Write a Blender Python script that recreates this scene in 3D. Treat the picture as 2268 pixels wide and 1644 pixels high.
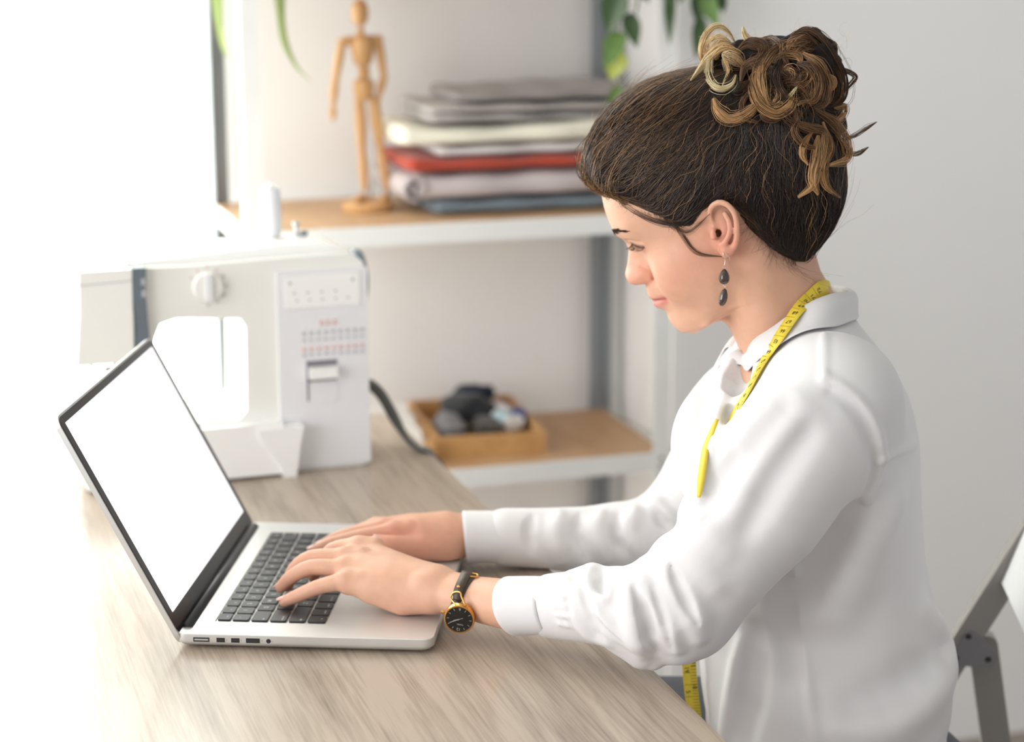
import bpy, bmesh, math, random
import numpy as np
from mathutils import Matrix, Vector

for _o in list(bpy.data.objects):
    bpy.data.objects.remove(_o)
scene = bpy.context.scene
COL = scene.collection
rnd = random.Random(7)
nrg = np.random.default_rng(7)

# ------------------------------------------------------------------ camera
W, H = 2268, 1644
DESK = 0.74                                   # desk top height (m)
FPX, PITCH, ROLL = 4699.33, 0.2275, 0.003
CAM = np.array([0.3206, -1.899, 0.7089 + DESK])
cam_data = bpy.data.cameras.new('camera')
cam = bpy.data.objects.new('camera', cam_data)
COL.objects.link(cam)
cam_data.sensor_fit = 'HORIZONTAL'
cam_data.sensor_width = 36.0
cam_data.lens = FPX / W * 36.0
cam_data.clip_start = 0.05
cam.matrix_world = (Matrix.Translation(CAM.tolist())
                    @ Matrix.Rotation(math.pi / 2 - PITCH, 4, 'X')
                    @ Matrix.Rotation(-ROLL, 4, 'Z'))
cam_data.dof.use_dof = True
cam_data.dof.focus_distance = 1.93
cam_data.dof.aperture_fstop = 3.6
scene.camera = cam

# ------------------------------------------------------------------ light
ROOM = math.radians(17.0)                     # the room is turned to the camera
EX = np.array([math.cos(ROOM), math.sin(ROOM), 0.0])
EY = np.array([-math.sin(ROOM), math.cos(ROOM), 0.0])
EZ = np.array([0, 0, 1.0])

world = bpy.data.worlds.new('daylight')
scene.world = world
world.use_nodes = True
world.node_tree.nodes['Background'].inputs[0].default_value = (0.975, 0.985, 1.0, 1)
world.node_tree.nodes['Background'].inputs[1].default_value = 0.60

def area_light(name, loc, direction, sx, sy, energy, color):
    ld = bpy.data.lights.new(name, 'AREA')
    ld.shape = 'RECTANGLE'
    ld.size, ld.size_y, ld.energy, ld.color = sx, sy, energy, color
    o = bpy.data.objects.new(name, ld)
    COL.objects.link(o)
    o.location = loc
    o.rotation_euler = Vector(direction).to_track_quat('-Z', 'Y').to_euler()
    return o

def room(x, y, z):
    return EX * x + EY * y + EZ * z

# lamp for an unseen left-wall window, added to light shirt and wall
area_light('unseen_window_light', room(-3.02, -0.90, 1.50), EX * 1.0 + EY * 0.22 - EZ * 0.10,
           2.9, 1.8, 100, (0.985, 0.99, 1.0))
scene.view_settings.view_transform = 'Standard'
scene.view_settings.look = 'None'
scene.view_settings.gamma = 1.0
scene.view_settings.use_curve_mapping = False
scene.view_settings.exposure = 0.0

# ------------------------------------------------------------------ pixels to rays
def ray(px, py):
    x, y = px - W / 2, H / 2 - py
    c, s = math.cos(ROLL), math.sin(ROLL)
    x, y = c * x + s * y, -s * x + c * y
    cp, sp = math.cos(PITCH), math.sin(PITCH)
    return np.array([x / FPX, cp + y / FPX * sp, -sp + y / FPX * cp])
def onz(px, py, z):
    d = ray(px, py)
    return CAM + d * (z - CAM[2]) / d[2]
def ony(px, py, y):
    d = ray(px, py)
    return CAM + d * (y - CAM[1]) / d[1]
def onplane(px, py, P0, n):
    d = ray(px, py)
    return CAM + d * ((np.asarray(P0) - CAM) @ n) / (d @ n)

# ------------------------------------------------------------------ objects
def lin(r, g, b):
    f = lambda c: (c / 255 / 12.92) if c / 255 <= 0.04045 else ((c / 255 + 0.055) / 1.055) ** 2.4
    return (f(r), f(g), f(b))

def tag(o, label=None, category=None, group=None, kind=None):
    if label: o['label'] = label
    if category: o['category'] = category
    if group: o['group'] = group
    if kind: o['kind'] = kind
    return o

def empty(name, loc=(0, 0, 0), rz=0.0, label=None, category=None, group=None, rot=None):
    o = bpy.data.objects.new(name, None)
    o.empty_display_size = 0.02
    COL.objects.link(o)
    o.location = tuple(float(v) for v in loc)
    o.rotation_euler = rot if rot else (0, 0, rz)
    return tag(o, label, category, group)

def link_mesh(name, me, mat=None, parent=None, smooth=False):
    o = bpy.data.objects.new(name, me)
    COL.objects.link(o)
    if mat is not None:
        for m in (mat if isinstance(mat, (list, tuple)) else [mat]):
            me.materials.append(m)
    if parent is not None:
        o.parent = parent
    if smooth:
        me.polygons.foreach_set('use_smooth', [True] * len(me.polygons))
    return o

def mesh(name, verts, faces, mat=None, parent=None, smooth=False, off=(0, 0, 0)):
    me = bpy.data.meshes.new(name)
    v = np.asarray(verts, float) - np.asarray(off, float)
    me.from_pydata(v.tolist(), [], [list(map(int, f)) for f in faces])
    me.update()
    return link_mesh(name, me, mat, parent, smooth)

def fast_mesh(name, verts, quads, mat=None, parent=None, smooth=True, off=(0, 0, 0)):
    """numpy arrays of vertices and equal-sized faces"""
    me = bpy.data.meshes.new(name)
    v = (np.asarray(verts) - np.asarray(off)).astype(np.float32)
    q = np.asarray(quads, np.int32)
    n, k = q.shape
    me.vertices.add(len(v)); me.vertices.foreach_set('co', v.ravel())
    me.loops.add(n * k); me.loops.foreach_set('vertex_index', q.ravel())
    me.polygons.add(n)
    me.polygons.foreach_set('loop_start', np.arange(0, n * k, k, dtype=np.int32))
    me.polygons.foreach_set('loop_total', np.full(n, k, np.int32))
    me.update(calc_edges=True)
    me.validate()
    return link_mesh(name, me, mat, parent, smooth)

def bm_obj(name, bm, mat=None, parent=None, smooth=False, bevel=0, seg=2):
    if bevel:
        es = [e for e in bm.edges if len(e.link_faces) == 2 and e.calc_face_angle(0) > 0.5]
        bmesh.ops.bevel(bm, geom=es, offset=bevel, segments=seg, affect='EDGES', profile=0.5)
    bmesh.ops.recalc_face_normals(bm, faces=bm.faces)
    me = bpy.data.meshes.new(name)
    bm.to_mesh(me); bm.free()
    o = link_mesh(name, me, mat, parent, False)
    if smooth:
        me.polygons.foreach_set('use_smooth', [True] * len(me.polygons))
        try: me.set_sharp_from_angle(angle=math.radians(40))
        except Exception: pass
    return o

def add_box(bm, lo, hi, M=None):
    vs = [bm.verts.new((x, y, z)) for x in (lo[0], hi[0]) for y in (lo[1], hi[1]) for z in (lo[2], hi[2])]
    if M is not None:
        for v in vs: v.co = M @ v.co
    for f in ((0, 1, 3, 2), (4, 6, 7, 5), (0, 4, 5, 1), (2, 3, 7, 6), (0, 2, 6, 4), (1, 5, 7, 3)):
        bm.faces.new([vs[i] for i in f])

def box(name, lo, hi, mat, parent=None, bevel=0.0, seg=2, M=None, smooth=True):
    bm = bmesh.new(); add_box(bm, lo, hi, M)
    return bm_obj(name, bm, mat, parent, smooth and bevel > 0, bevel, seg)

def prism(name, poly, lo, hi, mat, parent=None, axis='y', bevel=0.0, seg=2, smooth=True):
    """2-D outline extruded along an axis; outline axes are the other two in order"""
    bm = bmesh.new()
    def P(a, b, c):
        return {'x': (c, a, b), 'y': (a, c, b), 'z': (a, b, c)}[axis]
    A = [bm.verts.new(P(a, b, lo)) for a, b in poly]
    B = [bm.verts.new(P(a, b, hi)) for a, b in poly]
    n = len(poly)
    bm.faces.new(A); bm.faces.new(B[::-1])
    for i in range(n):
        bm.faces.new((A[i], A[(i + 1) % n], B[(i + 1) % n], B[i]))
    return bm_obj(name, bm, mat, parent, smooth, bevel, seg)

def rrect(x0, y0, x1, y1, r, n=5):
    out = []
    for cx, cy, a0 in ((x1 - r, y1 - r, 0), (x0 + r, y1 - r, 90), (x0 + r, y0 + r, 180), (x1 - r, y0 + r, 270)):
        for i in range(n + 1):
            a = math.radians(a0 + 90 * i / n)
            out.append((cx + r * math.cos(a), cy + r * math.sin(a)))
    return out

def lathe(name, prof, mat, parent=None, n=24, M=None, smooth=True):
    """profile of (radius, height) turned about z"""
    v, f = [], []
    for r, z in prof:
        for i in range(n):
            a = 2 * math.pi * i / n
            p = Vector((r * math.cos(a), r * math.sin(a), z))
            v.append(tuple(M @ p) if M is not None else tuple(p))
    for j in range(len(prof) - 1):
        for i in range(n):
            f.append((j * n + i, j * n + (i + 1) % n, (j + 1) * n + (i + 1) % n, (j + 1) * n + i))
    f.append(tuple(range(n))[::-1]); f.append(tuple(range((len(prof) - 1) * n, len(prof) * n)))
    bm = bmesh.new()
    bv = [bm.verts.new(p) for p in v]
    for q in f:
        try: bm.faces.new([bv[i] for i in q])
        except ValueError: pass
    bmesh.ops.remove_doubles(bm, verts=bm.verts, dist=1e-6)
    return bm_obj(name, bm, mat, parent, smooth)

def cr(P, n):
    """Catmull-Rom through rows of P (any number of columns), n samples per span"""
    P = np.asarray(P, float)
    Q = np.vstack([2 * P[0] - P[1], P, 2 * P[-1] - P[-2]])
    out = []
    for i in range(1, len(Q) - 2):
        for t in np.linspace(0, 1, n, endpoint=False):
            a, b, c, d = Q[i - 1], Q[i], Q[i + 1], Q[i + 2]
            out.append(0.5 * (2 * b + (c - a) * t + (2 * a - 5 * b + 4 * c - d) * t * t + (3 * b - a - 3 * c + d) * t ** 3))
    out.append(P[-1])
    return np.array(out)

def frames(P):
    """rotation-minimising frames along a polyline"""
    P = np.asarray(P, float)
    T = np.gradient(P, axis=0)
    T /= np.linalg.norm(T, axis=1)[:, None] + 1e-12
    u = np.cross(T[0], [0.13, 0.27, 0.95]); u /= np.linalg.norm(u)
    U = [u]
    for i in range(1, len(P)):
        u = U[-1] - T[i] * (U[-1] @ T[i]); u /= np.linalg.norm(u) + 1e-12
        U.append(u)
    U = np.array(U)
    return T, U, np.cross(T, U)

def tube_arrays(P, R, n=10, cap=True):
    P = np.asarray(P, float)
    R = np.broadcast_to(np.asarray(R, float), (len(P),))
    T, U, V = frames(P)
    a = np.arange(n) * 2 * math.pi / n
    v = P[:, None] + R[:, None, None] * (np.cos(a)[None, :, None] * U[:, None] + np.sin(a)[None, :, None] * V[:, None])
    v = v.reshape(-1, 3)
    m = len(P)
    i, j = np.meshgrid(np.arange(m - 1), np.arange(n), indexing='ij')
    q = np.stack([i * n + j, i * n + (j + 1) % n, (i + 1) * n + (j + 1) % n, (i + 1) * n + j], -1).reshape(-1, 4)
    return v, q

def tube(name, P, R, mat, parent=None, n=10, off=(0, 0, 0), smooth=True):
    v, q = tube_arrays(P, R, n)
    f = [tuple(x) for x in q] + [tuple(range(n))[::-1], tuple(range(len(v) - n, len(v)))]
    return mesh(name, v, f, mat, parent, smooth, off)

def ribbon(name, P, side, width, thick, mat, parent=None, off=(0, 0, 0), smooth=True):
    """flat band along P; side = unit vectors across"""
    P, side = np.asarray(P, float), np.asarray(side, float)
    T = np.gradient(P, axis=0); T /= np.linalg.norm(T, axis=1)[:, None] + 1e-12
    Nn = np.cross(T, side); Nn /= np.linalg.norm(Nn, axis=1)[:, None] + 1e-12
    w = np.broadcast_to(np.asarray(width, float), (len(P),))[:, None] / 2
    c = [P - side * w - Nn * thick / 2, P + side * w - Nn * thick / 2, P + side * w + Nn * thick / 2, P - side * w + Nn * thick / 2]
    v = np.stack(c, 1).reshape(-1, 3)
    f = []
    for i in range(len(P) - 1):
        for k in range(4):
            f.append((i * 4 + k, i * 4 + (k + 1) % 4, (i + 1) * 4 + (k + 1) % 4, (i + 1) * 4 + k))
    n = len(P) - 1
    f += [(3, 2, 1, 0), (n * 4, n * 4 + 1, n * 4 + 2, n * 4 + 3)]
    return mesh(name, v, f, mat, parent, smooth, off)

def copy_tree(o, parent=None):
    c = o.copy(); COL.objects.link(c); c.parent = parent
    for ch in list(o.children):
        copy_tree(ch, c)
    return c

def text_mesh(name, body, size, mat, parent, M, extrude=0.00012, align='CENTER'):
    """flat printed lettering as a thin mesh"""
    cu = bpy.data.curves.new(name, 'FONT')
    cu.body, cu.size, cu.extrude = body, size, extrude
    cu.align_x, cu.align_y = align, 'CENTER'
    cu.resolution_u = 2
    o = bpy.data.objects.new('tmp', cu); COL.objects.link(o)
    dg = bpy.context.evaluated_depsgraph_get()
    me = bpy.data.meshes.new_from_object(o.evaluated_get(dg))
    bpy.data.objects.remove(o); bpy.data.curves.remove(cu)
    me.transform(M)
    me.materials.clear()
    return link_mesh(name, me, mat, parent)

# ------------------------------------------------------------------ materials
def mat_basic(name, col, rough=0.5, metal=0.0, spec=0.5, noise=0.0, nscale=30.0, bump=0.0, bscale=200.0, sss=0.0,
              emit=0.0, sheen=0.0, stretch=None, coat=0.0):
    m = bpy.data.materials.new(name); m.use_nodes = True
    nt = m.node_tree; b = nt.nodes['Principled BSDF']
    b.inputs['Base Color'].default_value = (*col, 1)
    b.inputs['Roughness'].default_value = rough
    b.inputs['Metallic'].default_value = metal
    b.inputs['Specular IOR Level'].default_value = spec
    b.inputs['Coat Weight'].default_value = coat
    if sheen: b.inputs['Sheen Weight'].default_value = sheen
    if sss:
        b.inputs['Subsurface Weight'].default_value = sss
        b.inputs['Subsurface Radius'].default_value = (0.6, 0.6, 0.6)
        b.inputs['Subsurface Scale'].default_value = 0.006
    if emit:
        b.inputs['Emission Color'].default_value = (*col, 1)
        b.inputs['Emission Strength'].default_value = emit
    tc = nt.nodes.new('ShaderNodeTexCoord')
    src = tc.outputs['Object']
    if stretch:
        mp = nt.nodes.new('ShaderNodeMapping'); mp.inputs['Scale'].default_value = stretch
        nt.links.new(src, mp.inputs['Vector']); src = mp.outputs['Vector']
    nz = nt.nodes.new('ShaderNodeTexNoise')
    nz.inputs['Scale'].default_value = nscale; nz.inputs['Detail'].default_value = 4
    nt.links.new(src, nz.inputs['Vector'])
    mx = nt.nodes.new('ShaderNodeMix'); mx.data_type = 'RGBA'
    k = noise
    mx.inputs['A'].default_value = (*[min(1, c * (1 - k)) for c in col], 1)
    mx.inputs['B'].default_value = (*[min(1, c * (1 + k)) for c in col], 1)
    nt.links.new(nz.outputs['Fac'], mx.inputs['Factor'])
    nt.links.new(mx.outputs['Result'], b.inputs['Base Color'])
    if bump:
        n2 = nt.nodes.new('ShaderNodeTexNoise'); n2.inputs['Scale'].default_value = bscale
        nt.links.new(src, n2.inputs['Vector'])
        bp = nt.nodes.new('ShaderNodeBump'); bp.inputs['Strength'].default_value = bump; bp.inputs['Distance'].default_value = 0.001
        nt.links.new(n2.outputs['Fac'], bp.inputs['Height'])
        nt.links.new(bp.outputs['Normal'], b.inputs['Normal'])
    return m

def mat_wood(name, light, dark, scale=(60, 4, 60), rough=0.45, fine=1.0, bump=0.15):
    """grain running along local y"""
    m = bpy.data.materials.new(name); m.use_nodes = True
    nt = m.node_tree; L = nt.links; b = nt.nodes['Principled BSDF']
    tc = nt.nodes.new('ShaderNodeTexCoord')
    mp = nt.nodes.new('ShaderNodeMapping'); mp.inputs['Scale'].default_value = scale
    L.new(tc.outputs['Object'], mp.inputs['Vector'])
    n1 = nt.nodes.new('ShaderNodeTexNoise'); n1.inputs['Scale'].default_value = 1.0; n1.inputs['Detail'].default_value = 6
    n1.inputs['Roughness'].default_value = 0.62; n1.inputs['Distortion'].default_value = 0.35
    L.new(mp.outputs['Vector'], n1.inputs['Vector'])
    mp2 = nt.nodes.new('ShaderNodeMapping'); mp2.inputs['Scale'].default_value = (scale[0] * 0.16, scale[1] * 0.45, scale[2] * 0.16)
    L.new(tc.outputs['Object'], mp2.inputs['Vector'])
    n2 = nt.nodes.new('ShaderNodeTexNoise'); n2.inputs['Scale'].default_value = 1.0; n2.inputs['Detail'].default_value = 3
    n2.inputs['Distortion'].default_value = 0.8
    L.new(mp2.outputs['Vector'], n2.inputs['Vector'])
    mp3 = nt.nodes.new('ShaderNodeMapping'); mp3.inputs['Scale'].default_value = (scale[0] * 9, scale[1] * 4, scale[2] * 9)
    L.new(tc.outputs['Object'], mp3.inputs['Vector'])
    n3 = nt.nodes.new('ShaderNodeTexNoise'); n3.inputs['Scale'].default_value = 1.0; n3.inputs['Detail'].default_value = 2
    L.new(mp3.outputs['Vector'], n3.inputs['Vector'])
    a1 = nt.nodes.new('ShaderNodeMath'); a1.operation = 'MULTIPLY_ADD'; a1.inputs[1].default_value = 0.60
    L.new(n1.outputs['Fac'], a1.inputs[0])
    a2 = nt.nodes.new('ShaderNodeMath'); a2.operation = 'MULTIPLY'; a2.inputs[1].default_value = 0.45
    L.new(n2.outputs['Fac'], a2.inputs[0]); L.new(a2.outputs[0], a1.inputs[2])
    a3 = nt.nodes.new('ShaderNodeMath'); a3.operation = 'MULTIPLY_ADD'; a3.inputs[1].default_value = 0.46 * fine
    s3 = nt.nodes.new('ShaderNodeMath'); s3.operation = 'SUBTRACT'; s3.inputs[1].default_value = 0.5
    L.new(n3.outputs['Fac'], s3.inputs[0]); L.new(s3.outputs[0], a3.inputs[0]); L.new(a1.outputs[0], a3.inputs[2])
    rp = nt.nodes.new('ShaderNodeValToRGB')
    rp.color_ramp.elements[0].position = 0.33; rp.color_ramp.elements[0].color = (*dark, 1)
    rp.color_ramp.elements[1].position = 0.60; rp.color_ramp.elements[1].color = (*light, 1)
    L.new(a3.outputs[0], rp.inputs['Fac'])
    L.new(rp.outputs['Color'], b.inputs['Base Color'])
    b.inputs['Roughness'].default_value = rough
    bp = nt.nodes.new('ShaderNodeBump'); bp.inputs['Strength'].default_value = bump; bp.inputs['Distance'].default_value = 0.0008
    L.new(a3.outputs[0], bp.inputs['Height']); L.new(bp.outputs['Normal'], b.inputs['Normal'])
    return m
# ================================================================== the setting
M_wall = mat_basic('wall_paint', lin(242, 241, 240), 0.9, noise=0.03, nscale=3, bump=0.08, bscale=350)
M_floor = mat_basic('floor_grey', lin(150, 140, 130), 0.6, noise=0.12, nscale=6)
M_ceil = mat_basic('ceiling_white', lin(235, 235, 232), 0.9, noise=0.02)
M_frame_white = mat_basic('window_white', lin(240, 240, 238), 0.4, noise=0.02)
FRW = np.array([0.56348, 1.301, 0])                     # shelf front right corner on plan
SX1, SY0 = float(FRW @ EX), float(FRW @ EY)              # room coordinates of that corner
SX0, SY1 = SX1 - 0.650, SY0 + 0.300
WALL_Y = SY1 + 0.03
WX0, WX1, WZ0, WZ1 = -1.15, SX0 - 0.045, 0.55, 2.15        # window opening in the back wall

def room_obj(name, lo, hi, mat, kind='structure', bevel=0, parent=None):
    o = box(name, lo, hi, mat, parent, bevel)
    o.rotation_euler = (0, 0, ROOM)
    if kind: o['kind'] = kind
    return o

XL, XR, YN, CEIL = -3.10, 3.2, -3.2, 2.55
fl = room_obj('floor', (XL - .2, YN, -0.05), (XR, WALL_Y + .2, 0), M_floor)
bm = bmesh.new()
for lo, hi in (((XL - .15, WALL_Y, 0), (WX0, WALL_Y + .15, CEIL)), ((WX1, WALL_Y, 0), (XR, WALL_Y + .15, CEIL)),
               ((WX0, WALL_Y, 0), (WX1, WALL_Y + .15, WZ0)), ((WX0, WALL_Y, WZ1), (WX1, WALL_Y + .15, CEIL))):
    add_box(bm, lo, hi)
wb = bm_obj('wall_back', bm, M_wall); wb.rotation_euler = (0, 0, ROOM); tag(wb, kind='structure')
bm = bmesh.new()     # left wall, its opening added for the unseen window light
LY0, LY1, LZ0, LZ1 = -2.45, 0.65, 0.55, 2.45
for lo, hi in (((XL - .15, YN, 0), (XL, LY0, CEIL)), ((XL - .15, LY1, 0), (XL, WALL_Y, CEIL)),
               ((XL - .15, LY0, 0), (XL, LY1, LZ0)), ((XL - .15, LY0, LZ1), (XL, LY1, CEIL))):
    add_box(bm, lo, hi)
wl = bm_obj('wall_left', bm, M_wall); wl.rotation_euler = (0, 0, ROOM); tag(wl, kind='structure')
ce = room_obj('ceiling', (XL - .2, YN, CEIL), (XR, WALL_Y + .2, CEIL + .05), M_ceil)
PX0, PY0 = SX1 + .03, 1.14
wr = room_obj('wall_right', (PX0, PY0, 0), (XR, WALL_Y, CEIL), M_wall)
bs = room_obj('baseboard_back', (SX0 - 0.02, WALL_Y - .012, 0), (PX0, WALL_Y, 0.07), M_frame_white)

# window behind the curtain
M_glass = bpy.data.materials.new('window_glass'); M_glass.use_nodes = True
_nt = M_glass.node_tree; _nt.nodes.clear()
_o = _nt.nodes.new('ShaderNodeOutputMaterial'); _t = _nt.nodes.new('ShaderNodeBsdfTransparent'); _g = _nt.nodes.new('ShaderNodeBsdfGlossy')
_m = _nt.nodes.new('ShaderNodeMixShader'); _m.inputs[0].default_value = 0.06; _g.inputs['Roughness'].default_value = 0.02
_nt.links.new(_t.outputs[0], _m.inputs[1]); _nt.links.new(_g.outputs[0], _m.inputs[2]); _nt.links.new(_m.outputs[0], _o.inputs[0])
win = empty('window_1', room((WX0 + WX1) / 2, WALL_Y + .05, WZ0), ROOM); tag(win, kind='structure')
hw = (WX1 - WX0) / 2
def frame_bars(hw, hh, t, d):
    bm = bmesh.new()
    add_box(bm, (-hw, 0, 0), (-hw + t, d, hh)); add_box(bm, (hw - t, 0, 0), (hw, d, hh))
    add_box(bm, (-hw + t, 0, 0), (hw - t, d, t)); add_box(bm, (-hw + t, 0, hh - t), (hw - t, d, hh))
    add_box(bm, (-t / 2, 0, t), (t / 2, d, hh - t))
    return bm
bm_obj('window_frame', frame_bars(hw, WZ1 - WZ0, .05, .06), M_frame_white, win)
for s in (-1, 1):
    box('pane', (min(0.025 * s, s * (hw - .05)), .028, .05), (max(0.025 * s, s * (hw - .05)), .032, WZ1 - WZ0 - .05), M_glass, win)

# sheer curtain glowing with daylight
M_curtain = bpy.data.materials.new('sheer_curtain'); M_curtain.use_nodes = True
_nt = M_curtain.node_tree; _b = _nt.nodes['Principled BSDF']
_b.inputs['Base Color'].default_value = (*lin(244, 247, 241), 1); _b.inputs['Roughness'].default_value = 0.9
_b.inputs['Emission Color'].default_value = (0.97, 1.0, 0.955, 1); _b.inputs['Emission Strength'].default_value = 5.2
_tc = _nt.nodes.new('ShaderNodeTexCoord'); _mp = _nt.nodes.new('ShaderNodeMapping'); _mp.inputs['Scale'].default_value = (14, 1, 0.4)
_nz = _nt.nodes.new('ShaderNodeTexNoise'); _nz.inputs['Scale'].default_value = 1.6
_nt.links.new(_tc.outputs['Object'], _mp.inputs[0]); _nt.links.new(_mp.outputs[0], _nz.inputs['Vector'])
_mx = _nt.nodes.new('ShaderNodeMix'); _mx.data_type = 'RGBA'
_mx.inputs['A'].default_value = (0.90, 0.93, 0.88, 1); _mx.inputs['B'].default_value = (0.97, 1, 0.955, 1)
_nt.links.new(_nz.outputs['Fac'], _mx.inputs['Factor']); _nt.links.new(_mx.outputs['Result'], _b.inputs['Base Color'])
nx, nz_ = 150, 8
xs = np.linspace(WX0 - .05, SX0 - 0.018, nx); zs = np.linspace(0.12, 2.3, nz_)
v = []
for z in zs:
    for x in xs:
        v.append((x, WALL_Y - .075 + .016 * math.sin(x * 46 + .6 * math.sin(x * 9)) + .004 * math.sin(x * 120 + z), z))
f = [(j * nx + i, j * nx + i + 1, (j + 1) * nx + i + 1, (j + 1) * nx + i) for j in range(nz_ - 1) for i in range(nx - 1)]
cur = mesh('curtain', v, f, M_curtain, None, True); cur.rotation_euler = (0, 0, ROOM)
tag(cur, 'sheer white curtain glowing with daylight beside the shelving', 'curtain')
sol = cur.modifiers.new('thickness', 'SOLIDIFY'); sol.thickness = 0.001
rod = tube('curtain_rod', [room(WX0 - .2, WALL_Y - .075, 2.33), room(SX0 + .05, WALL_Y - .075, 2.33)], .012, M_frame_white, None)
tag(rod, 'white curtain rod above the window', 'curtain rod')

# ================================================================== desk
M_desk = mat_wood('grey_oak_laminate', lin(178, 162, 146), lin(128, 112, 98), (46, 3.0, 46), 0.27, 0.75, 0.12)
M_steel_white = mat_basic('powder_coated_steel', lin(225, 225, 224), 0.4, noise=0.03)
desk = empty('work_desk', room(0.0, 0.05, 0), ROOM, 'long grey-brown oak desk carrying the laptop and sewing machine', 'desk')
DX0, DX1, DY0, DY1 = -0.42, 0.4125, -0.85, 0.775
ob = prism('desk_top', rrect(DX0, DY0, DX1, DY1, 0.018, 4), DESK - .03, DESK, M_desk, desk, 'z', 0.003, 2)
for x in (DX0 + .06, DX1 - .06):
    for y in (DY0 + .08, DY1 - .06):
        box('leg', (x - .025, y - .025, 0), (x + .025, y + .025, DESK - .03), M_steel_white, desk, 0.003)
for y in (DY1 - .06, DY0 + .08):
    box('apron', (DX0 + .085, y - .015, DESK - .09), (DX1 - .085, y + .015, DESK - .03), M_steel_white, desk)

# ================================================================== laptop
M_alu = mat_basic('brushed_aluminium', lin(216, 216, 214), 0.34, 0.55, noise=0.02, nscale=300, stretch=(40, 1, 1))
M_black = mat_basic('black_glass', lin(22, 20, 22), 0.22, noise=0.05)
M_hinge = mat_basic('black_plastic', lin(34, 34, 37), 0.35, noise=0.05)
M_key = mat_basic('key_plastic', lin(46, 46, 48), 0.38, noise=0.05, nscale=80)
M_print = mat_basic('key_print', lin(205, 205, 205), 0.6)
M_port = mat_basic('port_dark', lin(60, 60, 62), 0.4, 0.3)
M_screen = bpy.data.materials.new('lit_screen'); M_screen.use_nodes = True
_b = M_screen.node_tree.nodes['Principled BSDF']
_b.inputs['Base Color'].default_value = (0.05, 0.05, 0.05, 1); _b.inputs['Roughness'].default_value = 0.25
_b.inputs['Emission Color'].default_value = (1, 1, 1, 1); _b.inputs['Emission Strength'].default_value = 1.25
LYAW = -0.0799
lap = empty('laptop', (0, 0, DESK), LYAW, 'open silver laptop with a blank white screen on the desk', 'laptop')
LV, LU, LZ = 0.247, 0.359, 0.0155
# base: rounded slab with a tapered belly and a keyboard well
bm = bmesh.new()
loops = []
for ins, z, r in ((0.012, 0.0022, 0.008), (0.0035, 0.0035, 0.010), (0.0004, 0.0068, 0.011), (0.0, 0.0085, 0.011), (0.0, LZ - .0006, 0.011), (0.0006, LZ, 0.0105)):
    loops.append([bm.verts.new((x, y, z)) for x, y in rrect(ins, ins, LV - ins, LU - ins, r, 6)])
for a, b in zip(loops[:-1], loops[1:]):
    n = len(a)
    for i in range(n):
        bm.faces.new((a[i], a[(i + 1) % n], b[(i + 1) % n], b[i]))
bm.faces.new(loops[0][::-1])
KV0, KV1, KU0, KU1 = 0.0315, 0.1395, 0.0355, 0.3225
hole = [bm.verts.new((x, y, LZ)) for x, y in rrect(KV0, KU0, KV1, KU1, 0.002, 6)]
wellb = [bm.verts.new((x, y, LZ - .0012)) for x, y in rrect(KV0, KU0, KV1, KU1, 0.002, 6)]
top = loops[-1]; n = len(top)
for i in range(n):
    bm.faces.new((top[i], top[(i + 1) % n], hole[(i + 1) % n], hole[i]))
    bm.faces.new((hole[i], hole[(i + 1) % n], wellb[(i + 1) % n], wellb[i]))
bm.faces.new(wellb)
base_o = bm_obj('base', bm, M_alu, lap, True)
prism('trackpad', rrect(0.151, 0.127, 0.238, 0.232, 0.003, 4), LZ - .0004, LZ + .00015, M_alu, lap, 'z')
for fx in (.03, .217):
    for fy in (.03, .329):
        lathe('rubber_foot', [(0.006, 0), (.0065, .001), (.006, .0024)], M_hinge, lap, 14, Matrix.Translation((fx, fy, 0)))
# keys
UNIT = (0.3205 - 0.0375) / 14.5
rows = [
    (0.0335, 0.0118, [(14.5 / 14, t) for t in 'esc F1 F2 F3 F4 F5 F6 F7 F8 F9 F10 F11 F12 o'.split()]),
    (0.0480, 0.0152, [(1, t) for t in '` 1 2 3 4 5 6 7 8 9 0 - ='.split()] + [(1.5, 'delete')]),
    (0.0662, 0.0152, [(1.5, 'tab')] + [(1, t) for t in 'Q W E R T Y U I O P [ ] \\'.split()]),
    (0.0844, 0.0152, [(1.75, 'caps lock')] + [(1, t) for t in "A S D F G H J K L ; '".split()] + [(1.75, 'return')]),
    (0.1026, 0.0152, [(2.25, 'shift')] + [(1, t) for t in 'Z X C V B N M , . /'.split()] + [(2.25, 'shift')]),
    (0.1208, 0.0168, [(1, 'fn'), (1, 'control'), (1, 'option'), (1.25, 'command'), (5, ''), (1.25, 'command'), (1, 'option'), (1, '<'), (1, '^'), (1, '>')]),
]
key_cache = {}
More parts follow.
